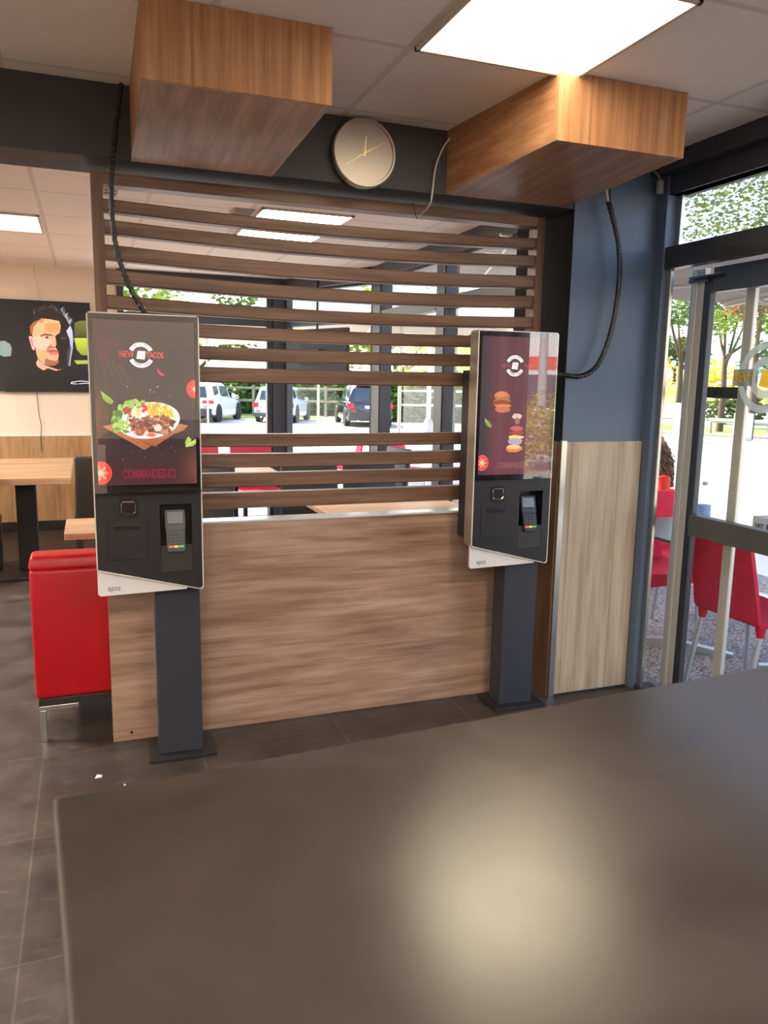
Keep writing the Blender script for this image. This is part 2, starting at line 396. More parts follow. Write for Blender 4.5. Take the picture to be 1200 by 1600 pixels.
b = MB(); b.box(XL, 2.6, YF - 0.1, YF, 0, CZ); struct('wall_front', b, M['beige_wall'])
b = MB(); b.box(XL, 0.30, YB, YB + 0.12, 0, CZ); struct('wall_back', b, M['beige_wall'])
b = MB(); b.box(XL, 0.285, YB - 0.015, YB, 0.10, 0.925); struct('trim_wainscot', b, M['oak_wainscot'])
b = MB(); b.box(XL, 0.285, YB - 0.02, YB, 0.925, 0.940); struct('trim_wainscot_cap', b, M['white_metal'])
b = MB(); b.box(XL, 0.285, YB - 0.022, YB, 0.0, 0.10); struct('baseboard_back', b, M['black_matte'])

# dropped beam above the divider, pillar on the right with its pale oak cladding
b = MB(); b.box(XL, 2.0395, 3.115, 3.370, 2.266, CZ, 0.002); struct('trim_beam', b, M['dark_grey'])
b = MB(); b.mi = 0
b.box(2.045, 2.497, 3.115, 3.60, 0.0, CZ, 0.003); 
struct('wall_pillar', b, M['blue'])
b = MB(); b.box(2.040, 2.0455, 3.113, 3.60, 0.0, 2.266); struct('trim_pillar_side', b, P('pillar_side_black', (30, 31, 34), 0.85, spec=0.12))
b = MB(); b.box(2.066, 2.486, 3.101, 3.1155, 0.012, 1.240, 0.001); struct('trim_pillar_cladding', b, M['oak_pale'])
b = MB(); b.box(2.036, 2.066, 3.099, 3.116, 0.0, 1.246, 0.001); struct('trim_cladding_edge', b, M['alu'])
b = MB(); b.box(2.030, 2.0405, 3.114, 3.30, 0.0, 1.240); struct('trim_cladding_side', b, M['walnut_v'])
b = MB(); b.box(2.49, 2.56, 3.05, 3.16, 0.0, CZ, 0.003); struct('trim_pillar_edge', b, M['blue'])
# fascia beam above the glazed front, stepped
b = MB(); b.box(2.44, 2.60, YF, 3.14, 2.44, CZ); b.box(2.50, 2.60, YF, 3.14, 2.355, 2.45, 0.002); struct('trim_fascia', b, P('slate_paint', (58, 64, 76), 0.45))

# glazed front: frames and panes, one window per bay
FR = M['frame']
def bay(idx, a, c, z_top=2.44, transom=True, lead=0.06, sill=0.06):
    """window between plan points a and c (x, y): frame, transom rail, pane"""
    A = Vector((a[0], a[1], 0)); Cc = Vector((c[0], c[1], 0)); L = (Cc - A).length; ang = math.atan2(Cc.y - A.y, Cc.x - A.x)
    root = bpy.data.objects.new('window_%d' % idx, None); COL.objects.link(root); root.location = A; root.rotation_euler = (0, 0, ang); root['kind'] = 'structure'
    b = MB()
    b.box(0, lead, -0.04, 0.04, 0, z_top, 0.004); b.box(L - lead, L, -0.04, 0.04, 0, z_top, 0.004)
    b.box(lead, L - lead, -0.038, 0.038, 0, sill, 0.003); b.box(lead, L - lead, -0.038, 0.038, z_top - 0.06, z_top, 0.003)
    if transom: b.box(lead, L - lead, -0.045, 0.045, 2.04, 2.13, 0.003)
    b.build('window_frame', FR, root)
    g = MB(); zz = 2.045 if transom else z_top - 0.05; g.face([(lead - 0.01, 0, sill - 0.01), (L - lead + 0.01, 0, sill - 0.01), (L - lead + 0.01, 0, zz), (lead - 0.01, 0, zz)])
    g.build('pane', M['pane'], root)
    if transom:
        g = MB(); zz = z_top - 0.05; g.face([(lead - 0.01, 0, 2.125), (L - lead + 0.01, 0, 2.125), (L - lead + 0.01, 0, zz), (lead - 0.01, 0, zz)]); g.build('pane', M['pane'], root)
    return root
bay(1, (0.30, 8.25), (1.82, 8.25))
b = MB(); b.box(1.82, 1.99, 8.17, 8.32, 0, CZ, 0.006); struct('wall_post_corner', b, FR)
bay(2, (1.97, 8.20), (2.53, 6.98), lead=0.05)
b = MB(); b.box(2.48, 2.60, 6.78, 6.99, 0, CZ, 0.006); struct('wall_post_chamfer', b, FR)
bay(3, (2.53, 6.80), (2.53, 5.54), lead=0.04)
b = MB(); b.box(2.48, 2.60, 5.41, 5.56, 0, CZ, 0.006); struct('wall_post_side', b, FR)
bay(4, (2.53, 5.43), (2.53, 3.60), lead=0.04)
b = MB(); b.box(2.50, 2.60, -0.95, 1.32, 0, CZ); struct('wall_right', b, P('kitchen_side_wall', (66, 50, 54), 0.6))
b = MB(); b.box(2.46, 2.62, 1.32, 1.43, 0, CZ, 0.004); struct('wall_pier', b, M['blue'])
bay(7, (2.53, -0.95), (2.53, -3.6))
b = MB(); b.box(0.30, 2.0, 8.12, 8.30, 2.42, CZ); struct('trim_header_back', b, M['dark_grey'])
b = MB(); b.hexa([(1.90, 8.2, 2.40), (2.40, 6.9, 2.40), (2.6, 7.0, 2.40), (2.05, 8.3, 2.40), (1.90, 8.2, CZ), (2.40, 6.9, CZ), (2.6, 7.0, CZ), (2.05, 8.3, CZ)]); struct('trim_header_chamfer', b, M['dark_grey'])
b = MB(); b.box(2.44, 2.60, 3.55, 6.95, 2.40, CZ); struct('trim_header_side', b, M['dark_grey'])

def vinyl(name, rgb, clear):
    m, n, l, p = new_mat(name); n.remove(p)
    d = n.new('ShaderNodeBsdfDiffuse'); d.inputs['Color'].default_value = lin(rgb); t = n.new('ShaderNodeBsdfTranslucent'); t.inputs['Color'].default_value = lin(rgb); tr = n.new('ShaderNodeBsdfTransparent')
    a = n.new('ShaderNodeMixShader'); a.inputs[0].default_value = 0.6; l.new(d.outputs[0], a.inputs[1]); l.new(t.outputs[0], a.inputs[2])
    c = n.new('ShaderNodeMixShader'); c.inputs[0].default_value = clear; l.new(a.outputs[0], c.inputs[1]); l.new(tr.outputs[0], c.inputs[2]); l.new(c.outputs[0], n['Material Output'].inputs['Surface']); return m
M['door_alu'] = P('door_aluminium', (206, 203, 193), 0.32, 0.35)
# entrance: fixed frame with transom, sliding leaf with mid bar, outer stile
root = bpy.data.objects.new('window_5', None); COL.objects.link(root); root['kind'] = 'structure'
b = MB(); b.box(2.50, 2.56, 1.43, 3.055, 2.03, 2.128, 0.003); b.box(2.50, 2.57, 1.42, 1.47, 0, 2.40, 0.003); b.box(2.51, 2.57, 1.43, 3.055, 2.355, 2.40); b.build('window_frame', FR, root)
b = MB(); b.box(2.515, 2.535, 3.02, 3.052, 0.0, 2.035, 0.003); b.box(2.545, 2.565, 3.02, 3.052, 2.128, 2.36, 0.003); b.build('window_trim', M['alu'], root)
b = MB(); b.box(2.50, 2.60, 2.90, 3.06, 0.0, 0.03, 0.003); b.build('sill', M['frame'], root)
b = MB(); b.face([(2.53, 1.38, 2.125), (2.53, 3.05, 2.125), (2.53, 3.05, 2.36), (2.53, 1.38, 2.36)]); b.build('pane', M['pane'], root)
b = MB(); b.face([(2.548, 2.92, 0.03), (2.548, 3.03, 0.03), (2.548, 3.03, 2.03), (2.548, 2.92, 2.03)]); b.build('pane', M['pane'], root)
root = bpy.data.objects.new('door_1', None); COL.objects.link(root); root['kind'] = 'structure'; root.location = (2.68, 2.985, 0)
b = MB(); b.box(-0.012, 0.02, -0.012, 0.028, 0.0, 2.04, 0.004); b.box(-0.018, 0.02, 0.028, 0.050, 0.0, 2.04, 0.004); b.box(-0.010, 0.02, 0.050, 0.080, 0.0, 2.04, 0.004); b.build('stile', M['door_alu'], root)
b = MB(); b.box(-0.012, 0.02, -0.056, -0.012, 0.0, 2.00, 0.004); b.build('inner_stile', P('grey_stile', (92, 96, 100), 0.35, 0.8), root)
b = MB(); b.box(-0.018, 0.028, -1.48, -0.07, 1.925, 2.035, 0.004); b.build('top_rail', P('slate_rail', (70, 80, 94), 0.4), root)
b = MB(); b.box(-0.035, 0.022, -1.48, -0.06, 0.805, 0.905, 0.003); b.build('mid_rail', P('grey_rail', (92, 95, 96), 0.4, 0.3), root)
b = MB(); b.box(-0.018, 0.028, -1.48, -0.07, 0.0, 0.06, 0.003); b.build('bottom_rail', M['alu'], root)
b = MB(); b.face([(0.003, -1.48, 0.05), (0.003, -0.07, 0.05), (0.003, -0.07, 1.93), (0.003, -1.48, 1.93)]); b.build('pane', M['pane'], root)
b = MB(); b.cyl((-0.03, -0.06, 1.985), (-0.03, 0.06, 1.985), 0.012, n=10); b.box(-0.06, -0.01, -0.14, 0.04, 1.99, 2.0, 0.003); b.build('door_closer', P('closer_grey', (96, 104, 112), 0.3, 0.9), root)
b = MB(); b.box(2.775, 2.80, 2.775, 2.83, -0.05, 1.985, 0.005); b.box(2.78, 2.80, 1.2, 2.78, 1.945, 1.985); b.build('outer_stile', M['door_alu'], None).__setitem__('kind', 'structure')
bpy.data.objects['outer_stile'].name = 'trim_outer_stile'
# round door sticker and the small black plate, both on the leaf's glass
M['frosted'] = vinyl('frosted_vinyl', (176, 184, 178), 0.12)
M['yellow_vinyl'] = vinyl('yellow_vinyl', (250, 222, 96), 0.05)
YZ = lambda cy, cz: (lambda u, v, d: Vector((2.678 - d, cy - u, cz + v)))
st = thing('door_sticker', 'frosted round restaurant sticker with yellow lettering on the entrance door glass', 'sticker', (0, 0, 0))
cy, cz = 2.58, 1.545
b = MB(); f = YZ(cy, cz)
def ring(mb, f, r0, r1, a0, a1, d, n=40):
    for k in range(n):
        t0 = R(a0 + (a1 - a0) * k / n); t1 = R(a0 + (a1 - a0) * (k + 1) / n)
        mb.face([f(r0 * math.cos(t0), r0 * math.sin(t0), d), f(r1 * math.cos(t0), r1 * math.sin(t0), d), f(r1 * math.cos(t1), r1 * math.sin(t1), d), f(r0 * math.cos(t1), r0 * math.sin(t1), d)])
ring(b, f, 0.118, 0.150, 0, 360, 0.0005); ring(b, f, 0.052, 0.088, 0, 360, 0.0005)
b.build('ring', M['frosted'], st)
b = MB(); b.prism([(-0.178, -0.036), (-0.07, -0.036), (-0.07, 0.036), (-0.178, 0.036)], f, 0.0002, 0.0012); b.build('tab', M['frosted'], st)
b = MB(); b.prism([(0.178, -0.036), (0.07, -0.036), (0.07, 0.036), (0.178, 0.036)][::-1], f, 0.0002, 0.0012); b.build('tab', M['frosted'], st)
tm = lambda u, v, d: Matrix.Translation(f(u, v, d)) @ Matrix.Rotation(-PI / 2, 4, 'Z') @ Matrix.Rotation(PI / 2, 4, 'X')
text('lettering', 'NEW', 0.068, tm(-0.128, 0.0, 0.002), M['yellow_vinyl'], st, 0.62)
text('lettering', 'TACOS', 0.068, tm(0.122, 0.0, 0.002), M['yellow_vinyl'], st, 0.42)
b = MB(); b.prism([(-0.032, -0.035), (0.030, -0.045), (0.040, 0.022), (-0.018, 0.036)], f, 0.001, 0.002); b.build('emblem', M['yellow_vinyl'], st)
pl = thing('door_plate', 'small black rectangular door plate stuck on the glass below the round sticker', 'sign', (0, 0, 0))
b = MB(); f2 = YZ(2.816, 1.478); b.prism([(-0.092, -0.025), (0.092, -0.025), (0.092, 0.025), (-0.092, 0.025)], f2, 0.0002, 0.002); b.build('plate', P('plate_black', (48, 52, 58), 0.35), pl)
text('lettering', 'SORTIE', 0.022, Matrix.Translation(f2(-0.025, 0, 0.003)) @ Matrix.Rotation(-PI / 2, 4, 'Z') @ Matrix.Rotation(PI / 2, 4, 'X'), P('plate_letters', (26, 28, 32), 0.4), pl, 0.8)

# ------------------------------------------------------------------ ceiling lights
def ceiling_light(x0, x1, y0, y1, label, rgb, s, trim=0.014):
    t = thing('ceiling_light', label, 'ceiling light', ((x0 + x1) / 2, (y0 + y1) / 2, CZ), 0, 'ceiling light panels')
    w, h = (x1 - x0) / 2, (y1 - y0) / 2
    b = MB()
    for (a, c, d, e) in ((-w, w, -h, -h + trim), (-w, w, h - trim, h), (-w, -w + trim, -h, h), (w - trim, w, -h, h)): b.box(a, c, d, e, -0.012, 0.0, 0.001)
    b.build('frame', P('light_frame', (206, 196, 178), 0.4), t)
    b = MB(); b.box(-w + trim, w - trim, -h + trim, h - trim, -0.007, -0.003); b.build('diffuser', lamp_mat('diffuser', rgb, s), t)
    return t
ceiling_light(0.985, 1.572, 1.84, 2.423, 'square yellowish ceiling light panel above the right wooden ceiling box', (255, 238, 204), LAMP * 0.44)
ceiling_light(1.02, 1.60, 4.86, 6.06, 'long white ceiling light panel seen through the slatted screen', (255, 240, 220), LAMP)
ceiling_light(-0.82, -0.245, 5.72, 6.39, 'warm ceiling light panel in the rear room above the television', (255, 232, 204), 0.85)
for x0, y0, lb in ((-0.83, -0.56, 'ceiling light panel over the counter, first behind the viewer at left'), (0.985, -0.56, 'added unseen fill light panel over the counter, first behind the viewer at right'), (-0.83, -2.36, 'added unseen fill light panel at the kitchen end, left'), (0.985, -2.36, 'added unseen fill light panel at the kitchen end, right'),
                   (-2.63, 1.24, 'added unseen fill light panel over the passage left of the counter'), (-2.63, -1.76, 'added unseen fill light panel over the passage behind the viewer'), (-2.63, 3.94, 'added unseen fill light panel over the left side of the rear room, near the beam'), (-2.63, 6.10, 'added unseen fill light panel over the left side of the rear room, near the rear wall')):
    ceiling_light(x0, x0 + 0.585, y0, y0 + 0.585, lb, (255, 240, 224), LAMP * (2.0 if y0 < 3 else 4.6))  # all but the first are unseen panels added to brighten the interior
def vent(x0, x1, y0, y1, label):
    t = thing('ceiling_vent', label, 'vent', ((x0 + x1) / 2, (y0 + y1) / 2, CZ), 0, 'ceiling vents'); w, h = (x1 - x0) / 2, (y1 - y0) / 2
    b = MB(); b.box(-w, w, -h, h, -0.006, 0.0); b.build('plate', P('vent_grey', (168, 148, 138), 0.6), t)
    for k in range(6):
        b = MB(); b.box(-w + 0.01, w - 0.01, -h + 0.02 + k * (2 * h - 0.04) / 6, -h + 0.04 + k * (2 * h - 0.04) / 6, -0.010, -0.006); b.build('slat', M['vent_slat'], t)
M['vent_slat'] = P('vent_slats', (150, 132, 124), 0.6)
vent(0.87, 1.0, 4.95, 5.25, 'small grey vent beside the long light panel seen through the slats')
vent(0.12, 0.20, 4.45, 4.95, 'small grey vent in the rear ceiling behind the slatted screen top left corner')
# ------------------------------------------------------------------ service counter in front of the viewer
def stone_mat():
    m, n, l, p = new_mat('brown_slate_laminate')
    tc = n.new('ShaderNodeTexCoord')
    nz = n.new('ShaderNodeTexNoise'); nz.inputs['Scale'].default_value = 7; nz.inputs['Detail'].default_value = 8; nz.inputs['Roughness'].default_value = 0.6; nz.inputs['Distortion'].default_value = 0.8; l.new(tc.outputs['Object'], nz.inputs['Vector'])
    cr = n.new('ShaderNodeValToRGB'); cr.color_ramp.elements[0].position = 0.3; cr.color_ramp.elements[0].color = lin((43, 37, 32)); cr.color_ramp.elements[1].position = 0.75; cr.color_ramp.elements[1].color = lin((57, 50, 44))
    l.new(nz.outputs['Fac'], cr.inputs['Fac']); l.new(cr.outputs['Color'], p.inputs['Base Color'])
    mr = n.new('ShaderNodeMapRange'); mr.inputs[3].default_value = 0.20; mr.inputs[4].default_value = 0.30; l.new(nz.outputs['Fac'], mr.inputs[0]); l.new(mr.outputs[0], p.inputs['Roughness'])
    p.inputs['Specular IOR Level'].default_value = 0.85
    return m
CH = 1.122
def rot_pts(pts, o, a):
    c, s = math.cos(a), math.sin(a); return [(o[0] + x * c - y * s, o[1] + x * s + y * c) for x, y in pts]
ct = thing('service_counter', 'dark brown stone-look service counter filling the foreground', 'counter', (-0.0446, 0.718, 0), R(4.0))
b = MB(); b.box(0, 2.25, -2.4, 0, CH - 0.038, CH, 0.004, 3); b.build('worktop', stone_mat(), ct)
b = MB(); b.box(0.04, 2.2, -2.36, -0.05, 0.08, CH - 0.038); b.build('body', P('counter_body', (58, 52, 48), 0.5), ct)
b = MB(); b.box(0.08, 2.16, -2.32, -0.09, 0.0, 0.08); b.build('plinth', M['black_matte'], ct)

# ------------------------------------------------------------------ slatted divider
dv = thing('slatted_room_divider', 'brown wooden room divider with horizontal slats above a solid panel', 'room divider', (1.0, 3.25, 0))
ox, oy = 1.0, 3.25
def DX(x): return x - ox
b = MB(); b.box(DX(0.042), DX(1.985), 0.0, 0.075, 0.0, 0.905, 0.0015); b.build('lower_panel', M['walnut_panel'], dv)
b = MB(); b.box(DX(0.042), DX(1.985), -0.004, 0.085, 0.905, 0.914, 0.002); b.build('ledge', P('pale_ledge', (212, 216, 218), 0.14, spec=0.6), dv)
b = MB(); b.cyl((DX(0.115), 0.0, 0.035), (DX(0.115), -0.003, 0.035), 0.006, n=12); b.build('screw', M['black'], dv)
for nm, x0, x1 in (('left', 0.040, 0.083), ('right', 1.945, 1.985)):
    b = MB(); b.box(DX(x0), DX(x1), 0.0, 0.075, 0.914, 2.248, 0.002); b.build('post', M['walnut_v'], dv)
b = MB(); b.box(DX(0.083), DX(1.945), 0.0, 0.075, 2.205, 2.248, 0.002); b.build('top_rail', M['walnut'], dv)
slats = [(2.158, 0.046, 0.020), (2.083, 0.050, 0.022), (1.993, 0.055, 0.022), (1.903, 0.053, 0.022), (1.808, 0.050, 0.018), (1.721, 0.052, 0.014), (1.634, 0.053, 0.010), (1.551, 0.061, 0.008),
         (1.279, 0.054, 0.006), (1.196, 0.057, 0.006), (1.114, 0.058, 0.004), (1.030, 0.066, 0.002)]
for i, (zt, hh, sag) in enumerate(slats):
    b = MB(); rg = []; n = 16
    for k in range(n + 1):
        x = 0.083 + (1.945 - 0.083) * k / n; t = 2 * k / n - 1
        dz = -sag * (1 - t * t) * 1.0
        y0, y1 = 0.010, 0.062
        e = 0.004
        z1 = zt + dz; z0 = zt - hh + dz
        rg.append([(DX(x), y0 + e, z0), (DX(x), y1, z0), (DX(x), y1, z1), (DX(x), y0 + e, z1), (DX(x), y0, z1 - e), (DX(x), y0, z0 + e)])
    b.rings(rg); b.build('slat', M['walnut'], dv)
    if i > 7: continue
    b = MB()
    b.box(DX(0.083), DX(0.0865), 0.015, 0.02, zt - hh * 0.3, zt - hh * 0.25); b.build('bracket', M['alu'], dv)

# ------------------------------------------------------------------ wooden boxes hanging from the ceiling
def ceiling_box(label, fx0, fx1, bx0, bx1, yf, yb, zf, zb):
    t = thing('wooden_ceiling_box', label, 'ceiling box', ((fx0 + fx1) / 2, yf, CZ), 0, 'wooden ceiling boxes'); cx = (fx0 + fx1) / 2
    top = 0.0; T = 0.018; fx0 -= cx; fx1 -= cx; bx0 -= cx; bx1 -= cx; yb -= yf; zf -= CZ; zb -= CZ
    b = MB(); b.box(fx0, fx1, 0, T, zf, top - 0.001, 0.0008); b.build('front_panel', M['box_front'], t)
    b = MB(); b.hexa([(fx0 + 0.0005, T, zf + T), (fx0 + T, T, zf + T), (bx0 + T, yb, zb + T), (bx0 + 0.0005, yb, zb + T), (fx0 + 0.0005, T, top), (fx0 + T, T, top), (bx0 + T, yb, top), (bx0 + 0.0005, yb, top)]); b.build('side_panel', M['box_side'], t)
    b = MB(); b.hexa([(fx1 - T, T, zf + T), (fx1 - 0.0005, T, zf + T), (bx1 - 0.0005, yb, zb + T), (bx1 - T, yb, zb + T), (fx1 - T, T, top), (fx1 - 0.0005, T, top), (bx1 - 0.0005, yb, top), (bx1 - T, yb, top)]); b.build('side_panel', M['box_side'], t)
    b = MB(); b.hexa([(fx0 + 0.0005, T, zf + 0.0005), (fx1 - 0.0005, T, zf + 0.0005), (bx1, yb, zb), (bx0, yb, zb), (fx0 + 0.0005, T, zf + T), (fx1 - 0.0005, T, zf + T), (bx1, yb, zb + T), (bx0, yb, zb + T)]); b.build('bottom_panel', M['box_under'], t)
    return t
ceiling_box('wooden ceiling box at left above the front-facing order kiosk, next to the clock', 0.172, 0.711, 0.179, 0.690, 2.388, 3.112, 2.302, 2.262)
ceiling_box('wooden ceiling box at right below the light panel, its left side lit', 1.487, 2.009, 1.418, 1.99, 2.393, 3.112, 2.298, 2.267)

# ------------------------------------------------------------------ wall clock
ck = thing('wall_clock', 'round pale wall clock with slim baton marks on the dark beam', 'clock', (1.052, 3.112, 2.379))
rx = 0.128
b = MB(); b.lathe([(0.118, 0.0), (rx, 0.004), (rx + 0.001, 0.036), (rx - 0.003, 0.040), (rx - 0.010, 0.040), (rx - 0.011, 0.032)], axis='y', n=64); b.build('case', P('clock_champagne', (172, 162, 154), 0.35, 0.4), ck, True)
b = MB(); b.lathe([(0.0001, 0.0), (rx - 0.011, 0.0)], (0, -0.0305, 0), 'y', 64); dial = b.build('dial', P('clock_dial', (226, 212, 206), 0.4), ck)
b = MB()
for k in range(12):
    a = R(90 - 30 * k); r0, r1 = (0.060, 0.104)
    w = 0.0009; d = Vector((math.cos(a), 0, math.sin(a))); nn = Vector((-d.z, 0, d.x)) * w
    b.face([Vector((0, -0.0312, 0)) + d * r0 + nn, Vector((0, -0.0312, 0)) + d * r1 + nn, Vector((0, -0.0312, 0)) + d * r1 - nn, Vector((0, -0.0312, 0)) + d * r0 - nn])
for k in range(60):
    a = R(6 * k); d = Vector((math.cos(a), 0, math.sin(a))); nn = Vector((-d.z, 0, d.x)) * 0.0005
    b.face([Vector((0, -0.0312, 0)) + d * 0.107 + nn, Vector((0, -0.0312, 0)) + d * 0.112 + nn, Vector((0, -0.0312, 0)) + d * 0.112 - nn, Vector((0, -0.0312, 0)) + d * 0.107 - nn])
b.build('hour_marks', P('clock_marks', (112, 98, 90), 0.5), dial)
M['brass'] = P('pale_brass', (238, 214, 150), 0.3, 0.8)
def hand(nm, ang, r0, r1, w, y):
    b = MB(); a = R(ang); d = Vector((math.cos(a), 0, math.sin(a))); nn = Vector((-d.z, 0, d.x)) * w; c = Vector((0, y, 0))
    for dy in (0,):
        q = [c - d * r0 + nn, c + d * r1 + nn * 0.6, c + d * r1 - nn * 0.6, c - d * r0 - nn]
        b.rings([q, [v + Vector((0, -0.0012, 0)) for v in q]])
    b.build(nm, M['brass'], ck)
hand('hour_hand', 85, 0.012, 0.062, 0.0034, -0.0325); hand('minute_hand', 30, 0.030, 0.096, 0.0014, -0.0345); hand('second_hand', 213, 0.03, 0.092, 0.0009, -0.036)
b = MB(); b.cyl((0, -0.031, 0), (0, -0.0385, 0), 0.004, n=14); b.build('hub', M['brass'], ck)

# ------------------------------------------------------------------ order kiosks
M['k_face'] = P('kiosk_black_glass', (16, 16, 18), 0.16, spec=0.6)
M['k_lower'] = P('kiosk_anthracite', (38, 38, 41), 0.42)
M['k_trim'] = P('kiosk_white_edge', (214, 211, 204), 0.35)
M['k_side'] = P('kiosk_champagne', (156, 146, 132), 0.4, 0.35)
M['k_white'] = P('kiosk_white_plate', (226, 224, 222), 0.35)
M['k_post'] = P('kiosk_post_anthracite', (54, 57, 66), 0.4, bump=0.05, bscale=400)
M['k_base'] = P('kiosk_base_anthracite', (40, 41, 46), 0.4)
M['screen_glass'] = glass('screen_cover_glass', 1.88)
M['chrome'] = P('chrome', (226, 222, 220), 0.12, 1.0)
PIC = picture_mat('kiosk_picture', 0.75)
HKA = hmap([0.0006359895, -1.986858e-05, -0.2185627, -0.0001042657, -0.0007063209, 1.75518, -7.759748e-05, -3.534649e-05, 1.0])
HKP = hmap([0.0002899738, -9.063024e-06, -0.1461627, -4.753904e-05, -0.0003221872, 1.473007, -3.537989e-05, -1.612325e-05, 1.0])
HKR = hmap([0.0004728287, 2.141008e-05, -0.2209613, -6.496966e-05, -0.0004426217, 1.732472, -4.838009e-05, -2.204767e-05, 1.0])
FX = -0.098       # the face is set left of the post
FY = -0.115       # face plane
SX0, SX1, SZ0, SZ1 = -0.1735, 0.1735, 1.110, 1.697
def sc(s, t): return (SX0 + (SX1 - SX0) * s, SZ1 - (SZ1 - SZ0) * t)
CLIP = (SX0, SX1, SZ0, SZ1)
def logo(a, cx, cz, s=1.0):
    a.arc(cx, cz, 0.030 * s, 0.0445 * s, 26, 154, (226, 224, 224)); a.arc(cx, cz, 0.030 * s, 0.0445 * s, 206, 334, (226, 224, 224))
    a.poly([(cx - 0.0165 * s, cz - 0.013 * s), (cx - 0.011 * s, cz + 0.0145 * s), (cx + 0.016 * s, cz + 0.014 * s), (cx + 0.0125 * s, cz - 0.0155 * s)], (214, 212, 214))
    for k in range(3): a.bar(cx - 0.008 * s, cz + (0.008 - k * 0.007) * s, cx + 0.010 * s, cz + (0.0075 - k * 0.007) * s, 0.0012 * s, (170, 168, 172))
def tomato(a, cx, cz, r, rim=(226, 62, 50), flesh=(240, 118, 96)):
    a.ell(cx, cz, r * 0.92, r, rim, 30, clip=CLIP); a.ell(cx, cz, r * 0.80, r * 0.88, (206, 52, 44), 30, clip=CLIP)
    for k in range(7):
        an = 2 * PI * k / 7
        px, pz = cx + math.cos(an) * r * 0.35, cz + math.sin(an) * r * 0.38
        a.ell(px, pz, r * 0.34, r * 0.11, flesh, 10, rot=an, clip=CLIP)
    a.ell(cx, cz, r * 0.22, r * 0.24, (250, 190, 160), 12, clip=CLIP)
def mixc(c, d, k): k = max(0.0, min(1.0, k)); return tuple(c[i] * (1 - k) + d[i] * k for i in range(3))
def bg_plate(s_, t_):
    c = mixc((34, 29, 33), (64, 30, 35), (t_ - 0.62) / 0.35)
    c = mixc(c, (66, 44, 40), (0.16 - t_) / 0.16 * 0.9)  # brown reflection along the screen top, painted into the picture ground
    c = mixc(c, (112, 62, 38), max(0, 1 - s_ / 0.20) * max(0, 1 - abs(t_ - 0.58) / 0.26))
    c = mixc(c, (116, 66, 52), max(0, (s_ - 0.80) / 0.20) * max(0, 1 - abs(t_ - 0.90) / 0.2))
    return mixc(c, (58, 28, 34), max(0, 1 - s_ / 0.3) * max(0, 1 - abs(t_ - 0.12) / 0.15) * 0.7)
def bg_burger(s_, t_):
    c = mixc((84, 44, 50), (96, 50, 56), t_); return mixc(c, (54, 44, 48), max(0, (0.16 - s_) / 0.06))
def leaf(a, pts, c, c2): a.poly(pts, c, c2); m0, m1 = pts[0], pts[len(pts) // 2]; a.bar(m0[0], m0[1], m1[0], m1[1], 0.0015, (226, 236, 160), 0.0006)

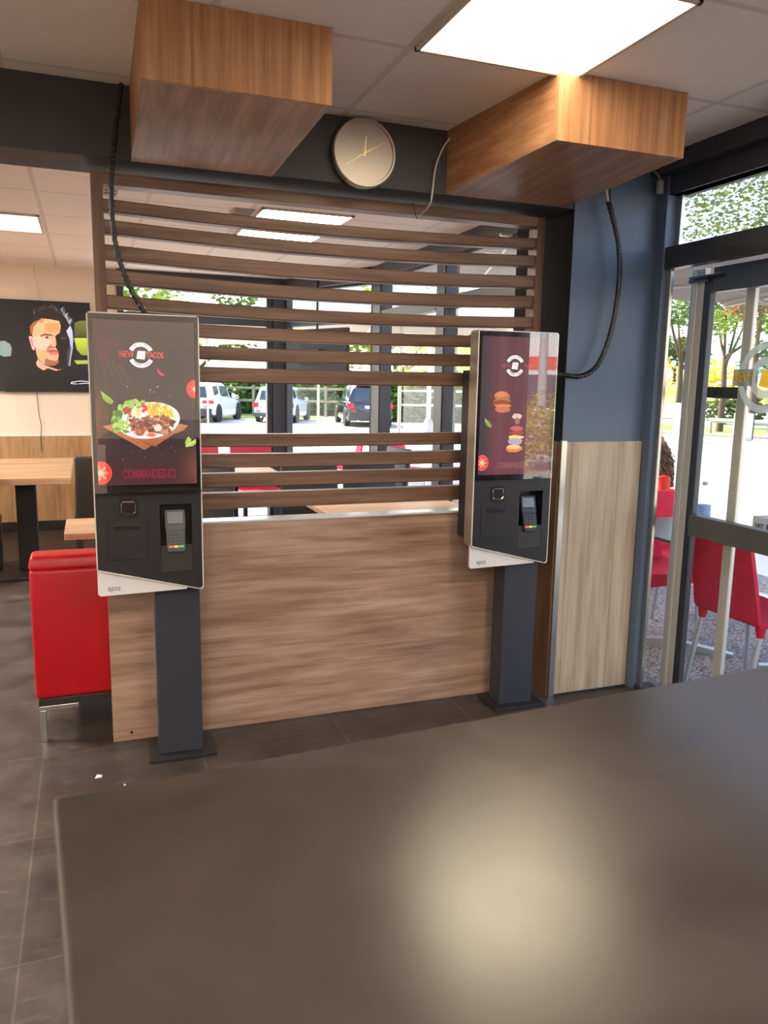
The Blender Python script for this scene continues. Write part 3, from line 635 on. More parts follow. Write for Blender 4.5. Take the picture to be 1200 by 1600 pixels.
def art_plate(par):
    rnd = random.Random(3)
    a = Art(FY - 0.0022); a.grid(SX0, SX1, SZ0, SZ1, bg_plate)
    # ghost vegetables in the dark top corners
    for k in range(16): a.ell(*sc(rnd.uniform(0.03, 0.35), rnd.uniform(0.02, 0.22)), rnd.uniform(0.006, 0.016), rnd.uniform(0.006, 0.016), (66 + rnd.randint(-8, 14), 26, 32), 14, clip=CLIP)
    for k in range(9): a.ell(*sc(rnd.uniform(0.55, 0.97), rnd.uniform(0.05, 0.22)), rnd.uniform(0.008, 0.02), 0.005, (58, 40, 36), 12, rot=rnd.uniform(0, 3), clip=CLIP)
    for k in range(4):
        x0, z0 = sc(0.06 + 0.06 * k, 0.20 + 0.02 * k); x1, z1 = sc(0.13 + 0.08 * k, 0.40); a.bar(x0, z0, x1, z1, 0.012, (74, 44, 40), 0.001)
    lx, lz = HKA(333, 283); logo(a, lx, lz)
    # red pepper, sprinkled crumbs
    a.poly([HKA(*q) for q in ((415, 352), (424, 356), (434, 372), (457, 384), (448, 394), (430, 386), (418, 370))], (190, 40, 58))
    for k in range(26):
        x, z = sc(rnd.uniform(0.1, 0.9), rnd.choice((rnd.uniform(0.3, 0.46), rnd.uniform(0.72, 0.86)))); w = rnd.uniform(0.001, 0.0032); a.ell(x, z, w * 1.6, w * 0.7, rnd.choice(((190, 180, 180), (120, 108, 110), (84, 74, 78), (214, 120, 120))), 8, rot=rnd.uniform(0, 3))
    x, z = HKA(603, 460); tomato(a, SX1 - 0.001, z, 0.0345, (178, 44, 42), (214, 96, 84))
    leaf(a, [HKA(*q) for q in ((124, 472), (146, 488), (172, 505), (190, 524), (180, 540), (158, 532), (136, 512))], (150, 176, 62), (108, 140, 44))
    # boards
    a.poly([HKP(*q) for q in ((0, 497), (110, 470), (700, 560), (905, 462), (1000, 486), (940, 545), (830, 585), (610, 732), (540, 700))], (178, 108, 66), (150, 84, 50))
    a.poly([HKP(*q) for q in ((0, 497), (60, 480), (570, 722), (488, 770))], (186, 112, 68), (160, 92, 54))
    a.bar(*HKP(440, 668), *HKP(560, 722), 0.0012, (110, 58, 36)); a.bar(*HKP(200, 560), *HKP(520, 745), 0.0008, (128, 70, 42))
    # plate
    def pe(cx, cy, rx_, ry_, rot=0.0, n=40): return [HKP(cx + rx_ * math.cos(t) * math.cos(rot) - ry_ * math.sin(t) * math.sin(rot), cy + rx_ * math.cos(t) * math.sin(rot) + ry_ * math.sin(t) * math.cos(rot)) for t in [2 * PI * k / n for k in range(n)]]
    a.poly(pe(535, 425, 368, 212, -0.10), (236, 232, 232)); a.poly(pe(535, 415, 345, 190, -0.10), (206, 200, 202)); a.poly(pe(530, 410, 320, 172, -0.10), (222, 216, 214))
    def blob(cx, cy, r, col, jag=0.7, n=12, asp=1.0, rot=0.0): a.poly([HKP(cx + (r * math.cos(t) * math.cos(rot) - r * asp * math.sin(t) * math.sin(rot)) * (1 + jag * (rnd.random() - 0.5)), cy + (r * math.cos(t) * math.sin(rot) + r * asp * math.sin(t) * math.cos(rot)) * (1 + jag * (rnd.random() - 0.5))) for t in [2 * PI * k / n for k in range(n)]], col)
    greens = ((108, 150, 58), (84, 128, 44), (134, 172, 76), (66, 106, 38), (160, 190, 96))
    for (cx, cy, r) in ((300, 250, 62), (230, 300, 66), (180, 360, 60), (160, 430, 62), (180, 500, 56), (375, 215, 44), (240, 480, 60), (430, 245, 40), (470, 215, 30), (270, 530, 46), (160, 540, 30)):
        blob(cx, cy, r, rnd.choice(greens), 0.5, 14)
        for q in range(7): blob(cx + rnd.uniform(-1, 1) * r * .8, cy + rnd.uniform(-1, 1) * r * .8, r * rnd.uniform(.18, .4), rnd.choice(greens), 0.9, 9)
    for q in range(16): blob(rnd.uniform(225, 340), rnd.uniform(400, 540), rnd.uniform(12, 30), rnd.choice(((206, 214, 172), (186, 198, 140), (226, 228, 204), (150, 172, 104))), 0.8, 8, 0.5, rnd.uniform(0, 3))
    for q in range(9): blob(rnd.uniform(245, 350), rnd.uniform(285, 355), rnd.uniform(16, 34), rnd.choice(((176, 40, 52), (150, 30, 48), (204, 62, 66))), 0.5, 9)
    for q in range(3): blob(300 + q * 14, 385, 16, (56, 30, 60), 0.6, 8, 0.4)
    for q in range(9): blob(rnd.uniform(350, 430), rnd.uniform(280, 370), rnd.uniform(12, 26), rnd.choice(((240, 200, 90), (226, 214, 150), (236, 184, 66))), 0.6, 8)
    for q in range(11): blob(rnd.uniform(450, 550), rnd.uniform(235, 330), rnd.uniform(14, 30), rnd.choice(((206, 44, 34), (230, 72, 48), (170, 30, 30))), 0.4, 8)
    for q in range(70):
        x0, y0 = rnd.uniform(510, 810), rnd.uniform(270, 395); an = rnd.uniform(-1.5, 0.6) if x0 < 700 else rnd.uniform(0.9, 1.5); Lq = rnd.uniform(60, 130)
        x1, y1 = x0 + math.cos(an) * Lq * 0.7, y0 + abs(math.sin(an)) * Lq * (-1 if x0 < 720 else 1)
        y1 = max(y1, 210); x1 = min(x1, 862)
        a.bar(*HKP(x0, y0), *HKP(x1, y1), 0.0060, rnd.choice(((240, 186, 62), (250, 208, 92), (228, 166, 48), (214, 146, 44))), 0.004)
    browns = ((122, 66, 50), (150, 88, 68), (176, 112, 88), (98, 50, 40), (200, 144, 118), (136, 74, 56), (166, 96, 70))
    for q in range(120):
        x = rnd.uniform(335, 820); y = rnd.uniform(385, 560) - 0.0 * x
        if ((x - 560) / 275) ** 2 + ((y - 470) / 125) ** 2 > 1: continue
        blob(x, y, rnd.uniform(16, 42), rnd.choice(browns), 0.8, 9, rnd.uniform(0.4, 0.9), rnd.uniform(0, 3))
    blob(560, 585, 74, (222, 176, 150), 0.25, 14, 0.42); blob(562, 584, 44, (214, 92, 56), 0.4, 10, 0.5); blob(640, 505, 46, (216, 196, 176), 0.3, 12, 0.9); blob(430, 560, 48, (150, 72, 50), 0.4, 10, 0.8); blob(432, 552, 26, (196, 92, 58), 0.4, 8)
    leaf(a, [HKP(*q) for q in ((960, 722), (950, 670), (985, 605), (1020, 630), (1025, 690), (1000, 715))], (172, 196, 84), (132, 160, 56))
    leaf(a, [HKP(*q) for q in ((962, 725), (1010, 672), (1075, 632), (1076, 680), (1040, 715))], (196, 210, 104), (150, 172, 66))
    tomato(a, HKA(124, 890)[0], HKA(124, 890)[1], 0.041, (238, 70, 54), (250, 140, 112))
    o = a.build('advert_picture', PIC, par); yt = FY - 0.0012 - a.k * a.step - 0.0002 if False else FY - 0.0355
    return lx, lz, a.k * 0.00012
def art_burger(par):
    rnd = random.Random(5)
    a = Art(FY - 0.0022); a.grid(SX0, SX1, SZ0, SZ1, bg_burger)
    lx, lz = HKR(415, 395); logo(a, lx, lz)
    def blob(cx, cy, rx_, ry_, col, jag=0.2, n=18): a.poly([HKR(cx + rx_ * math.cos(t) * (1 + jag * (rnd.random() - .5)), cy + ry_ * math.sin(t) * (1 + jag * (rnd.random() - .5))) for t in [2 * PI * k / n for k in range(n)]], col)
    blob(285, 700, 78, 52, (176, 96, 62), 0.1); blob(280, 680, 62, 26, (196, 118, 80), 0.1); blob(285, 742, 86, 14, (120, 130, 60), 0.4); blob(285, 768, 90, 32, (134, 62, 44), 0.25); blob(290, 795, 86, 16, (204, 120, 60), 0.4); blob(290, 830, 76, 32, (184, 104, 66), 0.15)
    blob(435, 900, 48, 30, (196, 176, 160), 0.2); blob(435, 945, 26, 34, (150, 96, 84), 0.2); blob(430, 1020, 64, 26, (186, 84, 84), 0.3); blob(425, 1065, 70, 22, (150, 60, 54), 0.3); blob(420, 1110, 78, 24, (206, 198, 120), 0.4); blob(415, 1150, 70, 36, (164, 150, 160), 0.2); blob(400, 1220, 82, 40, (206, 120, 60), 0.2); blob(400, 1205, 66, 24, (224, 176, 132), 0.2)
    leaf(a, [HKR(*q) for q in ((115, 920), (150, 945), (188, 990), (172, 1014), (138, 1000), (116, 960))], (140, 150, 74), (104, 118, 50))
    tomato(a, HKR(72, 1365)[0] + 0.006, HKR(72, 1365)[1], 0.034, (222, 92, 84), (240, 150, 130))
    for k in range(14):
        x, z = sc(rnd.uniform(0.1, 0.9), rnd.uniform(0.55, 0.9)); a.ell(x, z, 0.0022, 0.001, (176, 120, 120), 8, rot=rnd.uniform(0, 3))
    a.build('advert_picture', PIC, par); return lx, lz, a.k * 0.00012

M['t_red'] = P('screen_letters_red', (12, 4, 4), 0.4, emit=(204, 64, 66), es=0.75)
M['t_dred'] = P('screen_letters_dark_red', (12, 4, 4), 0.4, emit=(132, 22, 48), es=0.7)
M['t_pink'] = P('screen_letters_pink', (12, 4, 4), 0.4, emit=(130, 74, 78), es=0.75)
M['t_grey'] = P('screen_letters_grey', (10, 10, 10), 0.4, emit=(104, 102, 104), es=0.7)
M['key'] = P('key_grey', (70, 72, 76), 0.5)
M['k_red'] = P('key_red', (226, 92, 96), 0.4, emit=(226, 92, 96), es=0.25); M['k_yel'] = P('key_yellow', (232, 196, 70), 0.4, emit=(232, 196, 70), es=0.25); M['k_grn'] = P('key_green', (70, 176, 112), 0.4, emit=(70, 176, 112), es=0.25)
M['lcd'] = P('reader_lcd', (104, 104, 108), 0.2, emit=(92, 92, 98), es=0.25)
M['engrave'] = P('grey_print', (150, 150, 150), 0.5)
M['dark_print'] = P('dark_print', (60, 60, 64), 0.5)

def kiosk(loc, rz, label, which):
    t = thing('order_kiosk', label, 'order kiosk', loc, rz, 'order kiosks')
    hw = 0.192; zl, zr, zt = 0.792, 0.700, 1.722
    x0, x1 = FX - hw, FX + hw
    out = [(x0 + 0.008, zt), (x0, zt - 0.008), (x0, zl + 0.01), (x0 + 0.006, zl), (x1 - 0.012, zr), (x1 - 0.003, zr + 0.003), (x1, zr + 0.012), (x1, zt - 0.008), (x1 - 0.008, zt)]
    b = MB(); b.rings([[XZ(u, v, FY + 0.004) for u, v in out], [XZ(u, v, FY + 0.075) for u, v in out]], cap0=False); b.build('housing', M['k_side'], t)
    g = 0.0045
    ins = [(x0 + g + 0.003, zt - g), (x0 + g, zt - g - 0.003), (x0 + g, zl + 0.012), (x0 + g + 0.003, zl + 0.005), (x1 - 0.013, zr + 0.005), (x1 - 0.006, zr + 0.008), (x1 - g, zr + 0.014), (x1 - g, zt - g - 0.003), (x1 - g - 0.003, zt - g)]
    b = MB(); b.rings([[XZ(u, v, y) for u, v in q] for q, y in ((out, FY + 0.005), (out, FY - 0.001), (ins, FY - 0.001), (ins, FY + 0.005))], False, False); b.build('edge_trim', M['k_trim'], t)
    inn_top = [(x0 + g, zt - g), (x0 + g, 1.0885), (x1 - g, 1.0885), (x1 - g, zt - g)]
    b = MB(); b.prism(inn_top, XZ, FY - 0.002, FY + 0.002); disp = b.build('display', M['k_face'], t)
    inn_low = [(x0 + g, 1.0865), (x0 + g, zl + 0.008), (x1 - 0.014, zr + g), (x1 - g, zr + 0.014), (x1 - g, 1.0865)]
    # lower panel with the reader recess cut in
    rx0, rx1, rz0, rz1 = FX + 0.036, FX + 0.152, 0.775, 1.034
    b = MB()
    fl = lambda pts: b.prism(pts, XZ, FY - 0.002, FY + 0.002)
    zb = lambda x: zl + 0.008 + (zr + g - zl - 0.008) * (x - x0 - g) / (x1 - 0.014 - x0 - g)
    fl([(x0 + g, 1.0865), (x0 + g, zl + 0.008), (rx0, zb(rx0)), (rx0, 1.0865)])
    fl([(rx0, 1.0865), (rx0, rz1), (rx1, rz1), (rx1, 1.0865)])
    fl([(rx0, rz0), (rx0, zb(rx0)), (rx1, zb(rx1)), (rx1, rz0)])
    fl([(rx1, 1.0865), (rx1, zb(rx1)), (x1 - 0.014, zr + g), (x1 - g, zr + 0.014), (x1 - g, 1.0865)])
    low = b.build('lower_panel', M['k_lower'], t)
    # picture and lettering on the display
    sx = FX
    hold = bpy.data.objects.new('screen', None); link(hold, t); hold.location = (FX, 0, 0)
    if which == 'plate': lx, lz, dep = art_plate(hold)
    else: lx, lz, dep = art_burger(hold)
    ty = FY - 0.0026 - dep
    if which == 'plate':
        text('lettering', 'NEW', 0.029, facing(HKA(256, 281)[0], ty, HKA(256, 281)[1]), M['t_red'], hold, 0.72)
        text('lettering', 'TACOS', 0.029, facing(HKA(401, 287)[0], ty, HKA(401, 287)[1]), M['t_red'], hold, 0.62)
        text('lettering', 'COMMANDEZ-ICI', 0.047, facing(HKA(374, 895)[0], ty, HKA(374, 895)[1], 0), M['t_dred'], hold, 0.49)
    else:
        text('lettering', 'NEW', 0.022, facing(HKR(322, 396)[0], ty, HKR(322, 396)[1]), M['t_pink'], hold, 0.85)
        text('lettering', 'TACOS', 0.022, facing(lx + 0.062, ty, lz), M['t_pink'], hold, 0.62)
        text('lettering', 'COMMANDEZ-ICI', 0.036, facing(0.0, ty, 1.15), M['t_pink'], hold, 0.60)
    for body, sgn in (('ORIGINAL', 1), ('FRENCH TACOS', -1)):
        items = []; n = len(body)
        for i, chx in enumerate(body):
            if chx == ' ': continue
            a = (i - (n - 1) / 2) * (11.5 if sgn > 0 else 8.6); ang = R(90 - a) if sgn > 0 else R(-90 + a); rr = 0.0372
            mm = Matrix.Translation((lx + rr * math.cos(ang), ty, lz + rr * math.sin(ang))) @ Matrix.Rotation(R(a) if sgn > 0 else R(-a), 4, 'Y') @ Matrix.Rotation(PI / 2, 4, 'X')
            items.append((chx, 0.0105, mm, 0.8, 0.0002, 'CENTER'))
        me = text_mesh(items); me.materials.append(M['t_grey']); link(bpy.data.objects.new('lettering', me), hold)
    b = MB(); b.face([(x0 + g + 0.001 - FX, ty - 0.003, 1.0895), (x1 - g - 0.001 - FX, ty - 0.003, 1.0895), (x1 - g - 0.001 - FX, ty - 0.003, zt - g - 0.001), (x0 + g + 0.001 - FX, ty - 0.003, zt - g - 0.001)]); b.build('cover_glass', M['screen_glass'], hold)
    b = MB()
    zc = 1.0875
    b.box(x0 + g - FX, x1 - g - FX, ty - 0.003, FY - 0.002, 1.0885, 1.0895)
    b.build('glass_edge', M['k_face'], hold)
    # code scanner window
    b = MB(); b.prism(rrect(FX - 0.108, FX - 0.040, 0.988, 1.062, 0.016), XZ, FY - 0.004, FY - 0.001); scn = b.build('scanner', M['black'], t)
    b = MB()
    b.tube([(FX - 0.096, FY - 0.006, 1.048), (FX - 0.052, FY - 0.006, 1.048)], 0.0035, 8)
    b.tube([(FX - 0.097, FY - 0.006, 1.044), (FX - 0.099, FY - 0.006, 1.036), (FX - 0.099, FY - 0.006, 1.012), (FX - 0.092, FY - 0.006, 1.004)], 0.0018, 8)
    b.tube([(FX - 0.051, FY - 0.006, 1.044), (FX - 0.049, FY - 0.006, 1.036), (FX - 0.049, FY - 0.006, 1.012), (FX - 0.056, FY - 0.006, 1.004)], 0.0018, 8)
    b.build('scanner_frame', M['chrome'], scn)
    b = MB()
    for k in range(4): b.box(FX - 0.088 + k * 0.010, FX - 0.082 + k * 0.010, FY - 0.006, FY - 0.004, 0.999, 1.005)
    b.build('scanner_diodes', M['chrome'], scn)
    b = MB(); b.prism(rrect(FX - 0.094, FX - 0.054, 1.010, 1.042, 0.004), XZ, FY - 0.005, FY - 0.004); b.build('scanner_lens', P('scanner_lens', (58, 44, 46), 0.1), scn)
    # receipt flap with slot
    b = MB(); b.box(FX - 0.150, FX - 0.008, FY - 0.0035, FY - 0.002, 0.832, 0.980, 0.001); flap = b.build('receipt_flap', M['k_lower'], t)
    b = MB()
    for (a0, a1, c0, c1) in ((-0.1515, -0.0065, 0.980, 0.9815), (-0.1515, -0.0065, 0.8305, 0.832), (-0.1515, -0.150, 0.832, 0.980), (-0.008, -0.0065, 0.832, 0.980)): b.box(FX + a0, FX + a1, FY - 0.0026, FY - 0.0018, c0, c1)
    b.build('flap_gap', M['black'], flap)
    b = MB(); b.box(FX - 0.126, FX - 0.034, FY - 0.005, FY - 0.003, 0.944, 0.960, 0.001); b.build('receipt_slot', M['black'], flap)
    b = MB(); b.box(FX - 0.128, FX - 0.032, FY - 0.008, FY - 0.003, 0.958, 0.963, 0.001); b.build('slot_lip', M['k_lower'], flap)
    # recess with card reader
    b = MB()
    dd = 0.055
    P3 = lambda x, y, z: Vector((x, FY + y, z))
    b.face([P3(rx0, dd, rz0 + 0.10), P3(rx1, dd, rz0 + 0.10), P3(rx1, dd, rz1), P3(rx0, dd, rz1)])
    b.face([P3(rx0, 0, rz1), P3(rx1, 0, rz1), P3(rx1, dd, rz1), P3(rx0, dd, rz1)])
    b.face([P3(rx0, 0, rz0 + 0.10), P3(rx0, dd, rz0 + 0.10), P3(rx0, dd, rz1), P3(rx0, 0, rz1)])
    b.face([P3(rx1, 0, rz0 + 0.10), P3(rx1, dd, rz0 + 0.10), P3(rx1, dd, rz1), P3(rx1, 0, rz1)])
    b.face([P3(rx0, 0, rz0 + 0.105), P3(rx1, 0, rz0 + 0.105), P3(rx1, dd, rz0 + 0.10), P3(rx0, dd, rz0 + 0.10)])
    b.build('reader_recess', M['black'], t)
    b = MB(); b.prism([(rx0 + 0.001, rz0 + 0.001), (rx1 - 0.001, rz0 + 0.001), (rx1 - 0.001, rz0 + 0.103), (rx0 + 0.001, rz0 + 0.103)], XZ, FY - 0.001, FY + 0.004); b.build('recess_flap', P('flap_grey', (52, 50, 50), 0.45), t)
    rd = bpy.data.objects.new('card_reader', None); link(rd, t); rd.location = (FX + 0.092, FY + 0.002, 0.880); rd.rotation_euler = (R(-16), 0, 0)
    b = MB()
    prof = [(-0.030, 0.0), (0.030, 0.0), (0.033, 0.012), (0.034, 0.080), (0.037, 0.095), (0.037, 0.150), (0.033, 0.158), (-0.033, 0.158), (-0.037, 0.150), (-0.037, 0.095), (-0.034, 0.080), (-0.033, 0.012)]
    b.prism([(u, v - 0.028) for u, v in prof], XZ, -0.012, 0.018); rb = b.build('reader_body', P('reader_black', (26, 26, 30), 0.35), rd)
    b = MB(); b.box(-0.029, 0.029, -0.0135, -0.011, 0.078, 0.122, 0.001); b.build('reader_display', M['lcd'], rd)
    b = MB(); b.box(-0.030, 0.030, -0.0135, -0.011, 0.054, 0.072, 0.001); b.build('reader_strip', P('reader_strip', (50, 54, 58), 0.3), rd)
    for r_ in range(4):
        for c_ in range(3):
            b = MB(); b.box(-0.027 + c_ * 0.019, -0.027 + c_ * 0.019 + 0.015, -0.0145, -0.011, 0.035 - r_ * 0.0115, 0.035 - r_ * 0.0115 + 0.008, 0.001, 1); b.build('key', M['key'], rd)
    for c_, mk in enumerate(('k_red', 'k_yel', 'k_grn')):
        b = MB(); b.box(-0.028 + c_ * 0.0195, -0.028 + c_ * 0.0195 + 0.017, -0.015, -0.011, -0.0135, -0.0055, 0.001, 1); b.build('key', M[mk], rd)
    # white plate below, rear housing, post and foot
    b = MB(); b.prism([(x0 + 0.001, 0.86), (x0 + 0.001, 0.702), (x0 + 0.010, 0.694), (FX + 0.13, 0.702), (FX + 0.15, 0.86)], XZ, FY + 0.012, FY + 0.024)
    wp = b.build('white_plate', M['k_white'], t)
    text('lettering', 'apos', 0.030, facing(x0 + 0.058, FY + 0.0115, 0.722), M['engrave'], wp, 0.8, 0.0004)
    b = MB(); b.box(x0 + 0.004, x1 - 0.004, FY + 0.075, FY + 0.155, 0.818, 1.555, 0.004); b.build('rear_housing', M['black_matte'], t)
    b = MB(); b.box(-0.085, 0.085, -0.052, 0.052, 0.014, 0.90, 0.003); b.build('post', M['k_post'], t)
    b = MB(); b.box(-0.125, 0.135, -0.095, 0.105, 0.0, 0.014, 0.002); b.build('foot_plate', M['k_base'], t)
    return t
kiosk((0.297, 3.100, 0), -0.02, 'left order kiosk with a plate of meat and fries on its black screen', 'plate')
kiosk((1.831, 3.112, 0), -0.02, 'right order kiosk with burgers on its reflecting screen, beside the pillar', 'burger')

# ------------------------------------------------------------------ cables
def sleeve(label, pts, r, name='cable_sleeve', cat='cable'):
    t = thing(name, label, cat, pts[0]); o = Vector(pts[0]); P_ = [Vector(p) - o for p in spline(pts, 14)]
    b = MB(); b.tube(P_, r, 10); b.build('cable', M['black'], t, True)
    b = MB(); n = len(P_); acc = 0.0; helix = []
    for i in range(n - 1):
        a, c = P_[i], P_[i + 1]; d = (c - a); L = d.length; d.normalize(); u = d.cross(Vector((0, 1, 0.2))).normalized(); v = d.cross(u)
        m = max(2, int(L / 0.004))
        for k in range(m):
            acc += L / m; ph = acc / 0.020 * 2 * PI; helix.append(a + d * (L * k / m) + (u * math.cos(ph) + v * math.sin(ph)) * (r + 0.001))
    b.tube(helix, 0.0022, 5); b.build('spiral_wrap', P('spiral_wrap', (44, 44, 46), 0.3), t, True)
    return t
sleeve('black spiral-wrapped cable dropping from the ceiling to the left order kiosk', [(0.152, 3.06, 2.50), (0.128, 3.06, 2.35), (0.113, 3.05, 2.223), (0.106, 3.05, 2.137), (0.108, 3.05, 2.009), (0.127, 3.05, 1.901), (0.163, 3.05, 1.804), (0.212, 3.05, 1.718)], 0.0085)
sleeve('black spiral-wrapped cable looping down the blue pillar into the right order kiosk', [(2.180, 3.06, 2.30), (2.195, 3.055, 2.258), (2.239, 3.05, 2.126), (2.256, 3.05, 1.99), (2.245, 3.05, 1.822), (2.212, 3.05, 1.679), (2.158, 3.05, 1.578), (2.075, 3.05, 1.539), (1.985, 3.06, 1.545), (1.92, 3.07, 1.55)], 0.011)
def wire(name, label, pts, r, m, cat='cable'):
    b = MB(); b.tube(spline(pts, 8), r, 7); o = b.build(name, m, None, True); return tag(o, label, cat)
M['cable_white'] = P('white_cable', (206, 200, 190), 0.5)
wire('white_cable', 'thin pale cable curving from the right ceiling box down to the divider rail', [(1.50, 3.085, 2.512), (1.46, 3.09, 2.505), (1.402, 3.09, 2.458), (1.362, 3.09, 2.368), (1.351, 3.095, 2.268), (1.350, 3.12, 2.22), (1.349, 3.235, 2.19)], 0.0035, M['cable_white'])
wire('black_wire_end', 'short black wire end hooked over the divider rail beside the pale cable', [(1.305, 3.20, 2.238), (1.32, 3.215, 2.234), (1.332, 3.225, 2.20), (1.345, 3.23, 2.185)], 0.0022, M['black'])
wire('grey_wire', 'pale grey wire coming out under the right ceiling box above the black cable', [(2.172, 3.075, 2.42), (2.172, 3.07, 2.35), (2.185, 3.065, 2.29), (2.190, 3.06, 2.255)], 0.005, M['cable_white'])
wire('black_wire', 'thin black wire beside the pale grey wire under the right ceiling box', [(2.195, 3.08, 2.42), (2.197, 3.075, 2.34), (2.197, 3.065, 2.27)], 0.0028, M['black'])
dt = thing('wall_sensor', 'small grey sensor with a bent arm high in the corner beside the pillar', 'sensor', (2.44, 3.10, 2.37))
b = MB(); b.cyl((0.02, -0.03, -0.01), (0.02, -0.03, 0.045), 0.016, n=14); b.build('body', P('sensor_grey', (150, 150, 156), 0.4), dt, True)
b = MB(); b.tube([(0.0, 0.0, 0.10), (-0.01, -0.02, 0.085), (0.005, -0.035, 0.065), (0.018, -0.03, 0.045)], 0.006, 8); b.build('arm', P('sensor_arm', (120, 122, 128), 0.4), dt, True)
ho = thing('cable_clip', 'small metal clip under the top slat near the right post', 'clip', (1.80, 3.28, 2.158))
b = MB(); b.box(-0.03, 0.03, -0.01, 0.01, 0.0, 0.012, 0.002); b.box(0.006, 0.022, -0.014, 0.0, -0.014, 0.006, 0.001); b.build('clip', M['chrome'], ho)

# ------------------------------------------------------------------ television on the rear wall
tv = thing('television', 'large wall television showing a man in a black shirt', 'television', (-0.70, 8.2, 1.77))
b = MB(); b.box(-0.752, 0.752, 0.0, 0.045, -0.422, 0.422, 0.004); b.build('case', M['black'], tv)
HT = hmap([0.0006657751, -3.967979e-05, -0.01662149, 2.175524e-05, -0.0007202432, 0.4869171, -3.129147e-05, -1.426008e-05, 1.0])
a = Art(-0.001, 0.00015)
def tp(pts, c, c2=None): a.poly([HT(*q) for q in pts], c, c2)
a.poly([(-0.742, -0.410), (0.742, -0.410), (0.742, 0.412), (-0.742, 0.412)], (20, 19, 21), (26, 25, 27))
tp([(-700, 560), (0, 600), (0, 820), (-700, 760)], (28, 26, 28)); tp([(-400, 640), (-250, 620), (-240, 780), (-380, 790)], (96, 108, 100))
tp([(0, 625), (60, 620), (130, 665), (148, 720), (135, 810), (60, 820), (0, 800)], (124, 138, 126))
tp([(930, 400), (1000, 370), (1200, 360), (1200, 575), (930, 570)], (102, 104, 44), (64, 62, 30)); tp([(925, 585), (1200, 585), (1200, 800), (1020, 800), (960, 730)], (176, 184, 60), (120, 130, 46)); tp([(925, 865), (1200, 862), (1200, 905), (960, 912)], (146, 160, 76))
# shirt
tp([(60, 1260), (100, 1060), (220, 960), (420, 900), (460, 940), (540, 990), (640, 1000), (790, 985), (900, 940), (1020, 960), (1190, 1060), (1230, 1260)], (20, 20, 22), (12, 12, 14))
# neck, face
tp([(470, 850), (560, 900), (700, 960), (770, 980), (700, 995), (600, 960), (545, 990), (470, 945), (450, 905)], (222, 150, 116))
tp([(390, 470), (430, 370), (520, 335), (640, 345), (760, 370), (840, 470), (890, 560), (880, 700), (850, 820), (800, 930), (740, 985), (660, 960), (560, 925), (480, 860), (455, 780), (440, 690), (400, 560)], (26, 20, 20))
tp([(400, 520), (420, 400), (500, 340), (620, 350), (740, 375), (760, 440), (745, 520), (690, 560), (700, 640), (690, 690), (720, 740), (735, 800), (720, 870), (690, 920), (610, 930), (540, 905), (480, 850), (455, 780), (440, 690), (410, 580)], (236, 158, 112), (224, 142, 110))
tp([(420, 560), (560, 560), (660, 640), (640, 720), (560, 740), (470, 730), (430, 660)], (240, 166, 140)); tp([(560, 400), (740, 400), (750, 500), (640, 520), (560, 480)], (226, 136, 82))
for yy in (430, 465, 500): a.bar(*HT(600, yy), *HT(735, yy + 4), 0.004, (196, 108, 64))
# eyes, brows, nose, mouth
tp([(500, 555), (560, 528), (640, 540), (680, 560), (640, 560), (560, 552), (515, 572)], (120, 64, 44)); tp([(535, 578), (580, 560), (635, 582), (585, 598)], (190, 130, 112)); a.ell(*HT(588, 577), 0.011, 0.010, (40, 24, 24), 12)
tp([(700, 545), (760, 525), (835, 545), (830, 560), (760, 548)], (44, 26, 24)); tp([(750, 585), (790, 570), (830, 590), (790, 605)], (92, 62, 56)); a.ell(*HT(790, 588), 0.008, 0.008, (18, 14, 16), 10)
tp([(660, 560), (690, 560), (705, 660), (690, 700), (640, 690), (620, 670), (650, 640)], (232, 148, 116)); tp([(600, 690), (640, 660), (650, 700), (570, 770)], (170, 96, 76)); tp([(640, 690), (690, 700), (700, 712), (650, 710)], (120, 60, 48))
tp([(590, 750), (640, 725), (720, 735), (735, 765), (700, 770), (620, 772)], (150, 84, 60)); tp([(610, 775), (680, 762), (735, 775), (720, 800), (650, 805)], (214, 110, 106)); a.bar(*HT(608, 778), *HT(735, 776), 0.003, (110, 46, 46))
tp([(560, 830), (620, 860), (700, 870), (735, 850), (730, 900), (680, 930), (610, 935), (560, 900)], (150, 90, 58)); tp([(470, 740), (560, 760), (570, 860), (520, 880), (470, 820)], (226, 150, 96))
# ear
tp([(358, 565), (390, 560), (430, 600), (438, 690), (430, 742), (400, 720), (380, 650)], (232, 158, 150)); tp([(375, 590), (405, 600), (420, 690), (400, 690)], (196, 110, 104))
# hair
tp([(380, 540), (370, 440), (400, 380), (420, 290), (440, 240), (520, 190), (600, 170), (700, 190), (790, 230), (850, 310), (890, 400), (900, 480), (880, 560), (850, 500), (800, 430), (740, 375), (620, 350), (540, 330), (470, 370), (420, 400), (410, 500)], (34, 28, 27))
tp([(380, 540), (372, 440), (420, 385), (520, 345), (470, 390), (420, 450), (405, 540)], (150, 84, 50)); tp([(500, 360), (560, 340), (540, 380), (490, 410)], (206, 112, 66))
rnd = random.Random(9)
for k in range(36):
    t_ = k / 35; x_ = 420 + 430 * t_; y_ = 250 - 90 * math.sin(PI * min(1, t_ * 1.1)) + 60 * t_ * t_; a.bar(*HT(x_, y_ + 40), *HT(x_ + rnd.uniform(-30, 40), y_ - rnd.uniform(5, 40)), 0.004, rnd.choice(((46, 42, 44), (90, 86, 90), (120, 116, 122), (36, 32, 32))), 0.001)
